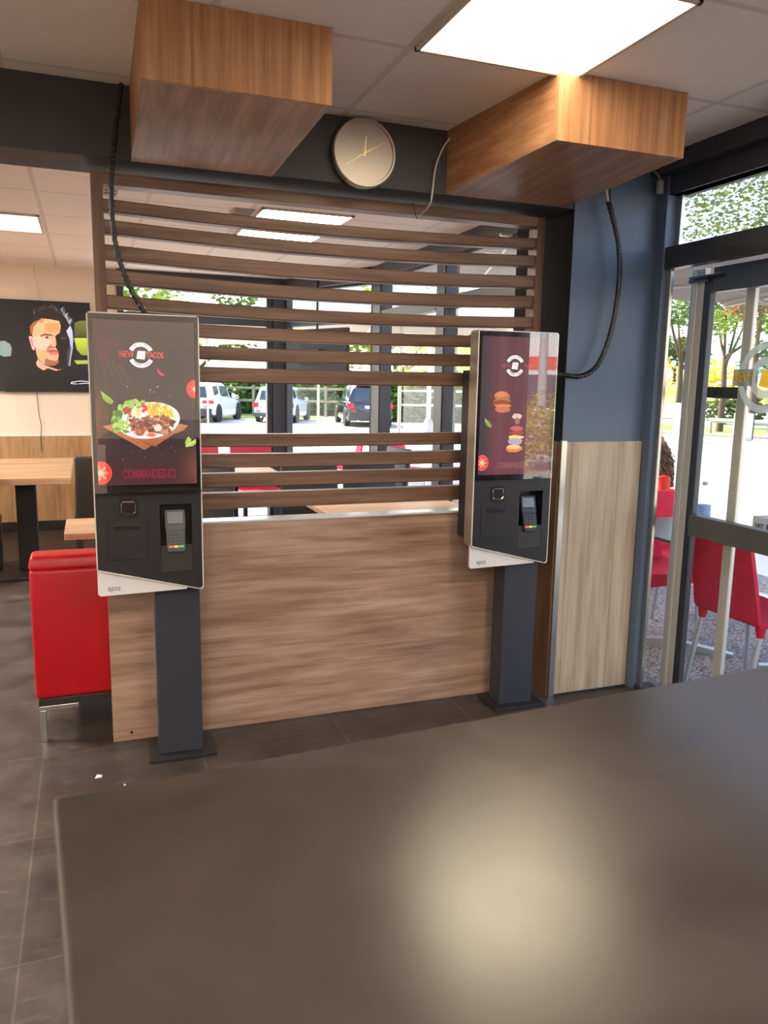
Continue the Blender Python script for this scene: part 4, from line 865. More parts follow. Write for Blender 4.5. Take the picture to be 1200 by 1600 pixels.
for k in range(26): 
    t_ = k / 25; a.bar(*HT(760 + 110 * t_, 230 + 190 * t_), *HT(780 + 120 * t_ + rnd.uniform(-10, 30), 210 + 190 * t_ - rnd.uniform(0, 30)), 0.005, rnd.choice(((150, 148, 156), (96, 92, 98), (200, 198, 206))), 0.001)
tp([(830, 500), (880, 430), (905, 500), (915, 620), (905, 740), (880, 690), (870, 600)], (176, 180, 226), (150, 150, 200)); tp([(890, 690), (915, 690), (890, 830), (875, 940), (860, 930), (875, 820)], (150, 150, 164))
for k in range(10): a.bar(*HT(880 - k * 2, 700 + k * 22), *HT(850 - k * 2 + rnd.uniform(-20, 10), 730 + k * 22), 0.003, (120, 118, 126), 0.001)
# white line drawing in the corner
for q in (((890, 1140), (960, 1128)), ((960, 1128), (1000, 1122)), ((1000, 1122), (1060, 1126)), ((1060, 1126), (1190, 1138)), ((890, 1140), (890, 1155)), ((890, 1155), (965, 1160)), ((985, 1158), (1060, 1150)), ((1060, 1150), (1190, 1160))):
    a.bar(*HT(*q[0]), *HT(*q[1]), 0.005, (222, 222, 226))
a.build('picture', picture_mat('tv_picture', 0.9), tv)
wire('tv_cable', 'thin cable running up the rear wall above the television to the ceiling', [(-0.42, 8.235, 2.515), (-0.425, 8.235, 2.44), (-0.40, 8.235, 2.33), (-0.385, 8.235, 2.18)], 0.004, M['cable_white'])
b = MB(); b.tube(spline([(-0.455, 8.225, 1.36), (-0.445, 8.222, 1.15), (-0.43, 8.222, 1.02), (-0.44, 8.222, 0.90), (-0.44, 8.222, 0.78)], 8), 0.0035, 7); tag(b.build('tv_power_cable', M['black'], None, True), 'thin black cable hanging down the rear wall below the television', 'cable')

# ------------------------------------------------------------------ red bench behind the divider
M['red_vinyl'] = P('red_vinyl', (182, 6, 26), 0.38, spec=0.45, bump=0.06, bscale=300)
M['dark_vinyl'] = P('charcoal_vinyl', (44, 42, 40), 0.45)
bn = thing('red_bench', 'red vinyl bench with chrome legs, its back against the divider', 'bench', (0.55, 3.335, 0))
L0, L1 = -0.80, 0.62
b = MB(); b.box(L0, L1, 0.0, 0.145, 0.185, 0.735, 0.022, 4); b.build('backrest', M['red_vinyl'], bn, True)
b = MB(); b.hexa([(L0 - 0.004, -0.002, 0.728), (L1, -0.002, 0.728), (L1, 0.150, 0.728), (L0 - 0.004, 0.150, 0.728), (L0 + 0.006, 0.012, 0.785), (L1, 0.012, 0.785), (L1, 0.140, 0.785), (L0 + 0.006, 0.140, 0.785)], 0.016, 4); b.build('top_roll', M['red_vinyl'], bn, True)
b = MB(); b.box(L0 + 0.01, L1, 0.13, 0.62, 0.29, 0.45, 0.03, 4); b.build('seat', M['red_vinyl'], bn, True)
b = MB(); b.box(L0 + 0.01, L1, 0.006, 0.60, 0.155, 0.187, 0.002); b.box(L0 + 0.01, L1, 0.145, 0.60, 0.187, 0.30, 0.002); b.build('base', M['dark_vinyl'], bn)
for x in (L0 + 0.012, L1 - 0.05):
    for y in (0.004, 0.55):
        b = MB(); b.box(x, x + 0.024, y, y + 0.03, 0.0, 0.138, 0.0015); b.box(x, x + 0.15, y, y + 0.03, 0.138, 0.156, 0.0015); b.build('leg', M['alu'], bn)

# ------------------------------------------------------------------ rear room furniture
def table(name, label, x0, x1, y0, y1, z, th=0.035, legs='pedestal', cat='table', group=None):
    t = thing(name, label, cat, ((x0 + x1) / 2, (y0 + y1) / 2, 0), 0, group); w, d = (x1 - x0) / 2, (y1 - y0) / 2
    b = MB(); b.box(-w, w, -d, d, z - th, z, 0.003); b.build('tabletop', M['oak_table'], t)
    if legs == 'pedestal':
        b = MB(); b.box(-0.06, 0.06, -0.06, 0.06, 0.03, z - th, 0.004); b.build('pedestal', M['black_matte'], t)
        b = MB(); b.box(-min(w, 0.26), min(w, 0.26), -min(d, 0.26), min(d, 0.26), 0, 0.03, 0.006); b.build('base', M['black_matte'], t)
    return t
hi = thing('long_table', 'long oak table along the rear wall below the television, on a black pedestal', 'table', (-0.90, 6.85, 0))
b = MB(); b.box(-1.2, 0.755, -0.73, 0.78, 0.722, 0.770, 0.003); b.build('tabletop', M['oak_table'], hi)
b = MB(); b.box(0.36, 0.50, -0.42, -0.30, 0.03, 0.722, 0.004); b.build('pedestal', M['black_matte'], hi)
b = MB(); b.box(0.16, 0.62, -0.66, -0.06, 0.0, 0.03, 0.006); b.build('base', M['black_matte'], hi)
b = MB(); b.box(-0.92, -0.78, -0.42, -0.30, 0.03, 0.722, 0.004); b.build('pedestal', M['black_matte'], hi)
table('small_table', 'small pale oak table between the red bench and the rear seats', -0.134, 0.55, 3.98, 4.42, 0.752, 0.03)
def dining_chair(label, loc, rz, upholstery, frame, group, name='upholstered_chair'):
    t = thing(name, label, 'chair', loc, rz, group)
    b = MB(); b.box(-0.215, 0.215, -0.22, 0.21, 0.40, 0.47, 0.02, 3); b.build('seat', upholstery, t, True)
    b = MB(); b.hexa([(-0.215, -0.23, 0.40), (0.215, -0.23, 0.40), (0.215, -0.17, 0.40), (-0.215, -0.17, 0.40), (-0.205, -0.30, 0.95), (0.205, -0.30, 0.95), (0.205, -0.25, 0.95), (-0.205, -0.25, 0.95)], 0.018, 3); b.build('backrest', upholstery, t, True)
    for sx in (-1, 1):
        for sy, ty in ((0.18, 0.19), (-0.20, -0.24)):
            b = MB(); b.hexa([(sx * 0.19 - 0.014, ty - 0.014, 0), (sx * 0.19 + 0.014, ty - 0.014, 0), (sx * 0.19 + 0.014, ty + 0.014, 0), (sx * 0.19 - 0.014, ty + 0.014, 0), (sx * 0.19 - 0.02, sy - 0.02, 0.40), (sx * 0.19 + 0.02, sy - 0.02, 0.40), (sx * 0.19 + 0.02, sy + 0.02, 0.40), (sx * 0.19 - 0.02, sy + 0.02, 0.40)]); b.build('leg', frame, t)
    return t
M['charcoal'] = P('charcoal_leatherette', (46, 42, 40), 0.5, bump=0.05, bscale=200)
M['dark_wood'] = P('wenge', (38, 27, 23), 0.45)
M['red_soft'] = P('raspberry_leatherette', (180, 30, 56), 0.45)
# chairs are built facing +Y (backrest on the -Y side), then turned
dining_chair('charcoal chair at the end of the long oak table, back towards the viewer', (0.09, 6.10, 0), R(2), M['charcoal'], M['dark_wood'], 'charcoal chairs')
dining_chair('charcoal chair standing at the right end of the long oak table', (0.22, 7.15, 0), R(92), M['charcoal'], M['dark_wood'], 'charcoal chairs')
dining_chair('raspberry red chair at the long oak table, at the left edge of the view', (-0.86, 6.28, 0), R(0), M['red_soft'], M['dark_wood'], 'raspberry red chairs')
table('oak_table', 'oak table behind the divider on the side of the glazed front', 1.25, 2.15, 4.25, 4.95, 0.752, 0.03, group=None)
table('oak_table', 'oak table deeper in the rear room near the corner windows', 0.75, 1.45, 6.3, 7.0, 0.752, 0.03)
for (x, y, rz, lb) in ((1.45, 5.20, 175, 'charcoal chair on the far side of the oak table behind the divider, left one'), (1.95, 5.20, 184, 'charcoal chair on the far side of the oak table behind the divider, right one'), (0.62, 5.3, 150, 'charcoal chair standing free in the middle of the rear room'),
                       (2.2, 6.2, 95, 'charcoal chair beside the glazed front in the rear room')):
    dining_chair(lb, (x, y, 0), R(rz), M['charcoal'], M['dark_wood'], 'charcoal chairs')
for (x, y, rz, lb) in ((0.92, 7.50, 170, 'raspberry red chair below the rear window, left one'), (1.50, 7.40, 186, 'raspberry red chair below the rear window, right one')):
    dining_chair(lb, (x, y, 0), R(rz), M['red_soft'], M['dark_wood'], 'raspberry red chairs')
ds = thing('hanging_display', 'black display panel hung in the corner windows, seen from its back', 'display', (2.13, 7.62, 1.77), math.atan2(6.98 - 8.20, 2.53 - 1.97))
b = MB(); b.box(-0.46, 0.46, -0.02, 0.02, -0.23, 0.23, 0.006); b.build('panel', M['black_matte'], ds)
b = MB(); b.box(-0.26, 0.10, -0.06, -0.02, -0.10, 0.03, 0.006); b.build('rear_box', M['black'], ds)
b = MB(); b.cyl((0.02, -0.01, 0.23), (0.02, -0.01, CZ - 1.77), 0.012, n=10); b.build('hanger', M['black'], ds)
b = MB(); b.box(-0.22, -0.14, -0.064, -0.06, -0.06, -0.045); b.box(0.18, 0.22, -0.024, -0.02, -0.05, 0.0); b.build('connector', M['chrome'], ds)
# bits of paper on the floor
for (x, y, s, lb) in ((-0.02, 2.965, 0.014, 'white scrap of paper on the floor before the red bench'), (0.07, 2.87, 0.005, 'tiny white crumb on the floor left of the kiosk foot')):
    b = MB(); b.hexa([(x - s, y - s * .6, 0.0), (x + s, y - s * .4, 0.0), (x + s * .8, y + s * .8, 0.0), (x - s * .4, y + s * .9, 0.0), (x - s, y - s * .6, 0.003), (x + s * .9, y - s * .4, 0.006), (x + s * .8, y + s * .8, 0.002), (x - s * .4, y + s * .9, 0.005)])
    tag(b.build('paper_scrap' if s > 0.01 else 'crumb', P('paper_white', (240, 240, 238), 0.7), None), lb, 'litter')
# ------------------------------------------------------------------ outdoors: ground and terrain
GZ = -0.25
M['asphalt_light'] = P('bleached_asphalt', (206, 198, 186), 0.9, var=0.12, vscale=0.6)
def gravel_mat():
    m, n, l, p = new_mat('terrace_gravel')
    tc = n.new('ShaderNodeTexCoord'); vo = n.new('ShaderNodeTexVoronoi'); vo.inputs['Scale'].default_value = 90; l.new(tc.outputs['Object'], vo.inputs['Vector'])
    cr = n.new('ShaderNodeValToRGB'); cr.color_ramp.elements[0].color = lin((78, 74, 80)); cr.color_ramp.elements[1].color = lin((178, 170, 172))
    sep = n.new('ShaderNodeSeparateColor'); l.new(vo.outputs['Color'], sep.inputs[0]); l.new(sep.outputs[0], cr.inputs['Fac']); l.new(cr.outputs['Color'], p.inputs['Base Color']); p.inputs['Roughness'].default_value = 0.9
    return m
M['gravel'] = gravel_mat()
M['grass'] = P('dry_grass', (128, 146, 66), 0.95, var=0.3, vscale=1.2)
M['verge'] = P('sunburnt_verge', (196, 186, 92), 0.95, var=0.2, vscale=0.8)
M['kerb'] = P('kerb_stone', (168, 164, 156), 0.9, var=0.1)
b = MB(); b.box(2.62, 5.3, -9, 11.0, -0.40, -0.06); b.build('terrace_ground', M['gravel'])['kind'] = 'structure'
def terrain():
    b = MB(); rows = []
    rad = [2.8, 6, 10, 16, 24, 34, 44, 52, 58, 66, 76, 90, 120, 170, 260]
    n = 72
    for r_ in rad:
        row = []
        for k in range(n):
            az = R(-180 + 360 * k / n); deg = math.degrees(az)
            z = GZ
            m = max(0.0, min(1.0, (deg - 24) / 10)) * max(0.0, min(1.0, (80 - deg) / 15))
            if r_ > 50: z += m * min(1.0, (r_ - 50) / 22) * 1.95 + m * max(0, r_ - 90) * 0.012
            row.append((r_ * math.sin(az), r_ * math.cos(az), z))
        rows.append(row)
    b.rings(rows, False, False); return b
# keep clear of the building: the terrain ring starts outside the floor slab, lower than it
o = terrain().build('parking_ground', M['asphalt_light']); o['kind'] = 'structure'
def patch(name, pts, z, m, h=0.03):
    b = MB(); b.rings([[(x, y, z) for x, y in pts], [(x, y, z + h) for x, y in pts]]); o = b.build(name, m); o['kind'] = 'structure'; return o
def polar(az, d): return (d * math.sin(R(az)), d * math.cos(R(az)))
patch('grass_strip_ground', [polar(36, 33), polar(60, 31), polar(60, 39), polar(36, 41)], GZ, M['grass'])
patch('kerb_line', [polar(34, 32.4), polar(60, 30.4), polar(60, 31), polar(34, 33)], GZ, M['kerb'], 0.10)
patch('kerb_far', [polar(34, 46.4), polar(60, 46.4), polar(60, 47.2), polar(34, 47.2)], GZ, M['kerb'], 0.12)
patch('grass_lawn_ground', [polar(2, 37), polar(16, 37), polar(16, 60), polar(2, 60)], GZ, M['grass'])
b = MB()
rows = []
for i, r_ in enumerate([57, 64, 73, 84, 100]):
    rows.append([(r_ * math.sin(R(30 + 2 * k)), r_ * math.cos(R(30 + 2 * k)), GZ + 0.04 + min(1.0, max(0, r_ - 50) / 22) * 1.95 * max(0.0, min(1.0, (6 + 2 * k) / 10)) + max(0, r_ - 90) * 0.012) for k in range(22)])
b.rings(rows, False, False, close=False); b.build('verge_ground', M['verge'])['kind'] = 'structure'
# wooded hill on the horizon
def hill():
    b = MB(); rows = []
    for j in range(14):
        d = 180 + j * 16; row = []
        for k in range(60):
            az = 26 + k * 0.7
            hgt = (8 + 17 * math.exp(-((az - 50) / 7.0) ** 2) + 6 * math.exp(-((az - 33) / 5) ** 2)) * math.sin(min(1.0, j / 8) * PI / 2)
            hgt += 2.6 * noise.noise(Vector((az * 0.7, j * 0.9, 1.3))) + 1.2 * noise.noise(Vector((az * 2.3, j * 2.1, 4.0)))
            row.append((d * math.sin(R(az)), d * math.cos(R(az)), hgt))
        rows.append(row)
    b.rings(rows, False, False, close=False); return b
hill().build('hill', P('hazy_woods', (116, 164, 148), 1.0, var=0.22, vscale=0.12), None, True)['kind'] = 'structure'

# ------------------------------------------------------------------ plants
def leaf_mat(name, rgb, var=0.35, tr=0.35, vscale=2.0):
    m, n, l, p = new_mat(name)
    tc = n.new('ShaderNodeTexCoord'); nz = n.new('ShaderNodeTexNoise'); nz.inputs['Scale'].default_value = vscale; nz.inputs['Detail'].default_value = 5; l.new(tc.outputs['Object'], nz.inputs['Vector'])
    cr = n.new('ShaderNodeValToRGB'); a = lin(rgb); cr.color_ramp.elements[0].position = 0.3; cr.color_ramp.elements[1].position = 0.7
    cr.color_ramp.elements[0].color = tuple(v * (1 - var) for v in a[:3]) + (1,); cr.color_ramp.elements[1].color = tuple(min(1, v * (1 + var)) for v in a[:3]) + (1,)
    l.new(nz.outputs['Fac'], cr.inputs['Fac']); l.new(cr.outputs['Color'], p.inputs['Base Color']); p.inputs['Roughness'].default_value = 0.7; p.inputs['Specular IOR Level'].default_value = 0.25
    t = n.new('ShaderNodeBsdfTranslucent'); l.new(cr.outputs['Color'], t.inputs['Color'])
    mx = n.new('ShaderNodeMixShader'); mx.inputs[0].default_value = tr; l.new(p.outputs[0], mx.inputs[1]); l.new(t.outputs[0], mx.inputs[2]); l.new(mx.outputs[0], n['Material Output'].inputs['Surface'])
    return m
LM = {'hedge': leaf_mat('leaf_hedge', (112, 150, 64), 0.45, 0.3, 5.0), 'green': leaf_mat('leaf_green', (88, 118, 50)), 'dark': leaf_mat('leaf_dark', (56, 84, 42)), 'olive': leaf_mat('leaf_olive', (98, 110, 62)), 'yellow': leaf_mat('leaf_yellow', (214, 204, 70), 0.25), 'rust': leaf_mat('leaf_rust', (176, 132, 96)), 'lime': leaf_mat('leaf_lime', (130, 150, 58)), 'grey': leaf_mat('leaf_grey', (92, 112, 76))}
BARK = P('bark', (92, 76, 62), 0.95, var=0.2)
def cloud(blobs, count, size, seed, thin=1.0):
    rnd = random.Random(seed); b = MB(); tot = sum(r[3] * r[4] * r[5] for r in blobs)
    for (x, y, z, rx_, ry_, rz_) in blobs:
        m = int(count * rx_ * ry_ * rz_ / tot) + 1
        for _ in range(m):
            while True:
                v = Vector((rnd.uniform(-1, 1), rnd.uniform(-1, 1), rnd.uniform(-1, 1)))
                if 0.15 < v.length <= 1: break
            v *= (0.55 + 0.45 * rnd.random()) / max(v.length, 0.5)
            c = Vector((x + v.x * rx_, y + v.y * ry_, z + v.z * rz_))
            q = Matrix.Rotation(rnd.uniform(0, 6.28), 3, 'Z') @ Matrix.Rotation(rnd.uniform(-1.2, 1.2), 3, 'X')
            s = size * rnd.uniform(0.6, 1.4)
            b.face([c + q @ Vector(p) * s for p in ((-0.5, 0, 0), (-0.1, -0.32, 0.06), (0.5, 0, 0), (-0.1, 0.32, 0.06))])
    return b
def plant_tree(name, label, loc, trunk_h, trunk_r, blobs, count, size, lm, seed, cat='tree', group=None, branches=5):
    t = thing(name, label, cat, loc, 0, group or ('bushes' if cat == 'bush' else 'trees')); rnd = random.Random(seed + 50)
    cloud(blobs, count, size, seed).build('crown', LM[lm], t)
    if trunk_h > 0:
        b = MB(); b.tube([(0, 0, -0.1), (0.05 * trunk_h * 0.3, 0, trunk_h * 0.5), (0, 0.04, trunk_h)], [trunk_r * 1.2, trunk_r, trunk_r * 0.7], 9)
        b.build('trunk', BARK, t, True)
        for k in range(min(branches, len(blobs))):
            x, y, z, rx_, ry_, rz_ = blobs[k]; b = MB(); s = Vector((0, 0.04, trunk_h * rnd.uniform(0.7, 1.0))); e = Vector((x, y, z))
            b.tube([s, s.lerp(e, 0.5) + Vector((0, 0, -0.1)), e], [trunk_r * 0.55, trunk_r * 0.4, trunk_r * 0.12], 6); b.build('branch', BARK, t, True)
    return t
def bl(n, R_, zc, rz_, seed, rr=(0.4, 0.65)):
    rnd = random.Random(seed); out = []
    for _ in range(n):
        a = rnd.uniform(0, 6.28); d = R_ * math.sqrt(rnd.random()); r_ = R_ * rnd.uniform(*rr); out.append((d * math.cos(a), d * math.sin(a), zc + rnd.uniform(-1, 1) * rz_, r_, r_, r_ * 0.75))
    return out
# right-hand side, seen through the entrance
plant_tree('tree', 'large tree with yellow-green foliage filling the pane above the entrance transom', (18.6, 15.4, GZ), 4.2, 0.22, bl(22, 5.0, 6.9, 1.7, 1), 22000, 0.135, 'olive', 1)
plant_tree('tree', 'darker green tree behind the yellow-green one above the entrance transom', (15.0, 21.5, GZ), 4.6, 0.2, bl(12, 3.4, 7.2, 1.6, 21), 9000, 0.15, 'grey', 21)
plant_tree('tree', 'slim spreading tree between the pillar and the door stile', (26.2, 30.3, GZ), 3.4, 0.14, bl(12, 2.0, 5.9, 1.2, 2, (0.35, 0.5)), 2600, 0.22, 'green', 2)
plant_tree('tree', 'slim tree with rusty top behind the round door sticker', (21.4, 21.1, GZ), 3.0, 0.12, bl(9, 1.5, 4.7, 0.8, 3, (0.35, 0.5)), 1700, 0.18, 'rust', 3)
plant_tree('tree', 'round green tree just left of the rusty tree behind the entrance door', (23.6, 24.8, GZ), 3.0, 0.12, bl(10, 1.9, 4.9, 0.9, 4, (0.35, 0.5)), 2000, 0.2, 'lime', 4)
for i, (x, y, z, s, lm, lb) in enumerate([(40.4, 50.6, 0.9, 3.2, 'yellow', 'big yellow-green bush on the far verge beside the pillar'), (45.5, 49.0, 1.2, 2.4, 'yellow', 'smaller yellow-green bush on the far verge between the door stiles'), (36.5, 49.5, 0.6, 3.0, 'lime', 'light green bush on the far verge partly behind the pillar edge'), (30.0, 30.5, GZ, 1.6, 'olive', 'low orange-tinged bush left of the round door sticker')]):
    plant_tree('bush', lb, (x, y, z), 0, 0, [(dx * s, 0, s * 0.45 + dz * s, s * 0.6, s * 0.6, s * 0.5) for dx, dz in ((-0.5, 0), (0.5, 0.0), (0.0, 0.22))], 1300, 0.26, lm, 30 + i, 'bush')
for i, (az, d, s, lm, lb) in enumerate([(37.5, 84, 4.6, 'grey', 'grey-green tree far behind the yellow bushes, left'), (40.5, 88, 4.2, 'olive', 'olive tree far behind the yellow bushes, right'), (46.5, 96, 5.0, 'grey', 'hazy tree far up the road behind the door glass')]):
    x, y = polar(az, d); plant_tree('tree', lb, (x, y, 1.9), 1.6, 0.2, bl(7, s * 0.8, s * 0.75, s * 0.25, 40 + i), 1300, 0.5, lm, 40 + i)
# rear side, behind the car park
for i, (x, y, h_, s, lm, lb) in enumerate([(2.0, 41.0, 5.0, 3.4, 'lime', 'light green tree behind the car park at the left edge of the rear window'), (6.0, 47.0, 5.2, 3.2, 'green', 'green tree behind the white cars'), (10.6, 45.5, 6.4, 2.8, 'green', 'tree standing behind the dark car seen in the corner window'),
                                           (17.0, 43.0, 4.6, 3.6, 'lime', 'bright yellow-green tree behind the right end of the hedge'), (21.0, 38.0, 4.2, 3.4, 'yellow', 'sunlit yellow tree behind the pillar end of the hedge')]):
    plant_tree('tree', lb, (x, y, GZ), h_ * 0.5, 0.2, bl(10, s, h_, s * 0.45, 60 + i), 2400, 0.34, lm, 60 + i)
HEDGE_CORE = P('hedge_core_dark', (46, 62, 36), 0.95, var=0.3, vscale=3)
def hedge(label, pts, h, w, lm, count, seed):
    t = thing('hedge', label, 'hedge', (pts[0][0], pts[0][1], GZ), 0, 'hedges'); o = Vector((pts[0][0], pts[0][1], 0)); B = []
    a, c = Vector((*pts[0], 0)) - o, Vector((*pts[1], 0)) - o; n = int((c - a).length / (w * 0.8)) + 1
    for k in range(n + 1):
        q = a.lerp(c, k / n); B.append((q.x, q.y, h * 0.5, w, w, h * 0.56))
    cloud(B, int(count * 1.7), 0.3, seed).build('leaves', LM[lm], t)
    d2 = (c - a); nn2 = Vector((-d2.y, d2.x, 0)).normalized() * w * 0.30; b = MB(); q = [a - nn2, c - nn2, c + nn2, a + nn2]
    b.rings([[p + Vector((0, 0, 0)) for p in q], [p + Vector((0, 0, h * 0.75)) for p in q]]); b.build('dark_core', HEDGE_CORE, t)  # dark box added inside the leaves to keep bright background from showing through
hedge('dark green hedge behind the fence at the right of the car park', [(12.6, 33.5), (22, 30)], 2.3, 1.0, 'hedge', 4200, 71)
hedge('olive hedge behind the fence between the white and the dark car', [(7.4, 41.0), (12.6, 38.5)], 2.2, 1.0, 'hedge', 2400, 72)
hedge('green hedge behind the fence between the two white cars', [(1.5, 42.5), (6.6, 41.6)], 2.0, 1.0, 'hedge', 1700, 73)

# ------------------------------------------------------------------ fence, posts, kerbs
M['timber'] = P('weathered_timber', (150, 138, 122), 0.9, var=0.15)
def rail_fence(label, p0, p1, n, heights, m, r=0.05):
    t = thing('rail_fence', label, 'fence', (p0[0], p0[1], GZ)); d = Vector((p1[0] - p0[0], p1[1] - p0[1], 0))
    for k in range(n + 1):
        q = d * (k / n); b = MB(); b.cyl((q.x, q.y, -0.1), (q.x, q.y, heights[-1] + 0.15), r * 1.2, n=10); b.build('post', m, t, True)
    for hgt in heights:
        b = MB(); b.cyl((0, 0, hgt), (d.x, d.y, hgt), r, n=8); b.build('rail', m, t, True)
rail_fence('timber rail fence behind the parked cars', (2.5, 39.6), (12.5, 36.6), 6, (0.75, 1.35), M['timber'], 0.055)
rail_fence('pale rail fence in front of the dark hedge', (12.4, 31.4), (20.5, 28.6), 5, (0.8, 1.4), P('pale_rail', (206, 200, 188), 0.8), 0.04)
gr = thing('guard_rail', 'low grey guard rail along the road behind the entrance door', 'guard rail', (*polar(43, 33), GZ))
e = Vector((*polar(58, 31), GZ)) - Vector((*polar(43, 33), GZ))
for k in range(5):
    q = e * (k / 4); b = MB(); b.box(q.x - 0.05, q.x + 0.05, q.y - 0.05, q.y + 0.05, 0, 0.62); b.build('post', M['kerb'], gr)
b = MB(); b.tube([(0, 0, 0.52), tuple(e * 0.5 + Vector((0, 0, 0.52))), tuple(e + Vector((0, 0, 0.52)))], 0.09, 8); b.build('rail', P('galvanised', (176, 182, 186), 0.5, 0.5), gr)
bo = thing('bollard', 'white square bollard beside the road behind the entrance door', 'bollard', (*polar(45.0, 29.5), GZ))
b = MB(); b.box(-0.22, 0.22, -0.22, 0.22, 0, 0.92, 0.02); b.build('body', P('bollard_white', (224, 222, 214), 0.7), bo)
bo = thing('bollard', 'pale block seen between the two door stiles', 'bollard', (*polar(41.4, 27.5), GZ))
b = MB(); b.box(-0.3, 0.3, -0.2, 0.2, 0, 1.25, 0.02); b.build('body', P('block_white', (206, 206, 202), 0.7), bo)
sp = thing('marker_post', 'thin rusty marker post in the far verge', 'post', (*polar(38.9, 57), 0.2)); b = MB(); b.cyl((0, 0, 0), (0, 0, 0.95), 0.05, n=8); b.build('post', P('rust', (120, 72, 46), 0.9), sp)
lp = thing('lamp_post', 'white lamp post with a grey sleeve in front of the hedge', 'lamp post', (10.55, 24.0, GZ))
b = MB(); b.cyl((0, 0, 0), (0, 0, 5.5), 0.07, 0.05, 12); b.build('pole', M['white_metal'], lp, True)
b = MB(); b.lathe([(0.11, 0.0), (0.14, 0.05), (0.14, 0.5), (0.09, 0.58)], n=14); b.build('sleeve', P('sleeve_grey', (140, 142, 142), 0.6), lp, True)
b = MB(); b.tube([(0, 0, 5.45), (0.2, 0, 5.7), (0.9, 0, 5.75)], [0.05, 0.05, 0.06], 10); b.box(0.7, 1.2, -0.12, 0.12, 5.68, 5.78, 0.02); b.build('lamp_head', M['white_metal'], lp)

# ------------------------------------------------------------------ parasols
def parasol(label, x, y, half, eave, apex, under, top, fx=0.0, rz=0.0, valance=0.0):
    t = thing('parasol', label, 'parasol', (x, y, -0.06 if x < 5.3 and y < 11 else GZ), rz, 'parasols'); g0 = t.location.z; e, a = eave - g0, apex - g0
    c = [(-half, -half), (half, -half), (half, half), (-half, half)]
    b = MB(); ring0 = [(u, v, e) for u, v in c]; ring1 = [(u * 0.04, v * 0.04, a) for u, v in c]; b.rings([ring0, ring1], False, True); b.build('canopy', top, t)
    b = MB(); b.rings([[(u * 0.995, v * 0.995, e - 0.004) for u, v in c], [(u * 0.04, v * 0.04, a - 0.012) for u, v in c]], False, True); b.build('lining', under, t)
    for u, v in c + [(0, -half), (half, 0), (0, half), (-half, 0)]:
        b = MB(); b.tube([(0, 0, a - 0.06), (u * 0.97, v * 0.97, e - 0.025)], 0.012, 6); b.build('rib', M['white_metal'], t)
    for u, v in c:
        b = MB(); b.tube([(0, 0, a - 0.55), (u * 0.5, v * 0.5, e + (a - e) * 0.5 - 0.03)], 0.009, 6); b.build('strut', M['white_metal'], t)
    b = MB(); b.cyl((fx, 0, 0.02), (fx, 0, a + 0.05), 0.025, n=12); b.build('pole', M['alu'], t, True)
    b = MB(); b.box(fx - 0.3, fx + 0.3, -0.3, 0.3, 0.0, 0.06, 0.01); b.build('base', P('parasol_base', (120, 120, 122), 0.7), t)
    return t
CAN_G = P('canopy_grey', (150, 144, 138), 0.9); CAN_W = leaf_mat('canopy_cream', (226, 216, 202), 0.04, 0.4); CAN_T = P('canopy_blue_grey', (168, 178, 200), 0.8)
parasol('grey parasol over the terrace table next to the entrance', 4.25, 3.15, 1.40, 2.10, 2.22, CAN_G, CAN_G)
parasol('pale parasol standing beyond the terrace table, its white top above the transom', 4.75, 8.0, 1.5, 2.75, 3.45, CAN_G, P('canopy_white', (232, 230, 226), 0.8))
parasol('cream parasol outside the side windows behind the right slats', 4.6, 11.6, 1.7, 2.35, 3.0, CAN_W, CAN_T)
parasol('cream parasol with blue-grey top outside the corner windows', 4.4, 15.6, 1.9, 2.5, 3.5, CAN_W, CAN_T, rz=0.2)
parasol('blue-grey parasol far outside the rear window', 3.0, 21.5, 1.7, 2.5, 3.2, CAN_W, CAN_T, rz=0.5)

# ------------------------------------------------------------------ terrace furniture
M['red_plastic'] = leaf_mat('red_polypropylene', (226, 46, 82), 0.03, 0.30); M['leg_alu'] = P('leg_aluminium', (200, 204, 206), 0.3, 0.7)
TZ = -0.06
def terrace_chair(label, x, y, rz, group=None):
    t = thing('terrace_chair', label, 'chair', (x, y, TZ), rz, 'red terrace chairs')
    b = MB(); n = 8; rg = []
    for k in range(n + 1):
        y_ = -0.20 + 0.42 * k / n; z_ = 0.445 - 0.02 * math.sin(PI * k / n); hw = 0.21
        dr = 0.05 if k == n else 0.0
        rg.append([(-hw, y_, z_ - 0.03 - dr), (hw, y_, z_ - 0.03 - dr), (hw, y_, z_), (hw * 0.5, y_, z_ - 0.008), (-hw * 0.5, y_, z_ - 0.008), (-hw, y_, z_)])
    b.rings(rg); b.build('seat', M['red_plastic'], t)
    b = MB(); rg = []
    for k in range(7):
        u = k / 6; z_ = 0.43 + 0.39 * u; y_ = -0.20 - 0.085 * u; hw = 0.21 - 0.018 * u; q = 0.018 * math.sin(PI * min(1, u + 0.2))
        rg.append([(-hw, y_ - 0.012, z_), (0, y_ - 0.012 - q, z_), (hw, y_ - 0.012, z_), (hw, y_ + 0.012, z_), (0, y_ + 0.012 - q, z_), (-hw, y_ + 0.012, z_)])
    b.rings(rg); b.build('backrest', M['red_plastic'], t)
    for sx in (-1, 1):
        for y0, y1 in ((0.17, 0.19), (-0.17, -0.24)):
            b = MB(); b.tube([(sx * 0.185, y0, 0.42), (sx * 0.19, y0, 0.36)], [0.028, 0.019], 10); b.build('leg_socket', M['red_plastic'], t, True)
            b = MB(); b.tube([(sx * 0.19, y0, 0.37), (sx * 0.198, y1, 0.0)], 0.0135, 10); b.build('leg', M['leg_alu'], t, True)
    return t
terrace_chair('red terrace chair nearest the glass door, its back to the entrance', 3.19, 2.99, R(-90 + 2))
terrace_chair('red terrace chair pushed under the left half of the far table side', 3.34, 3.95, R(180))
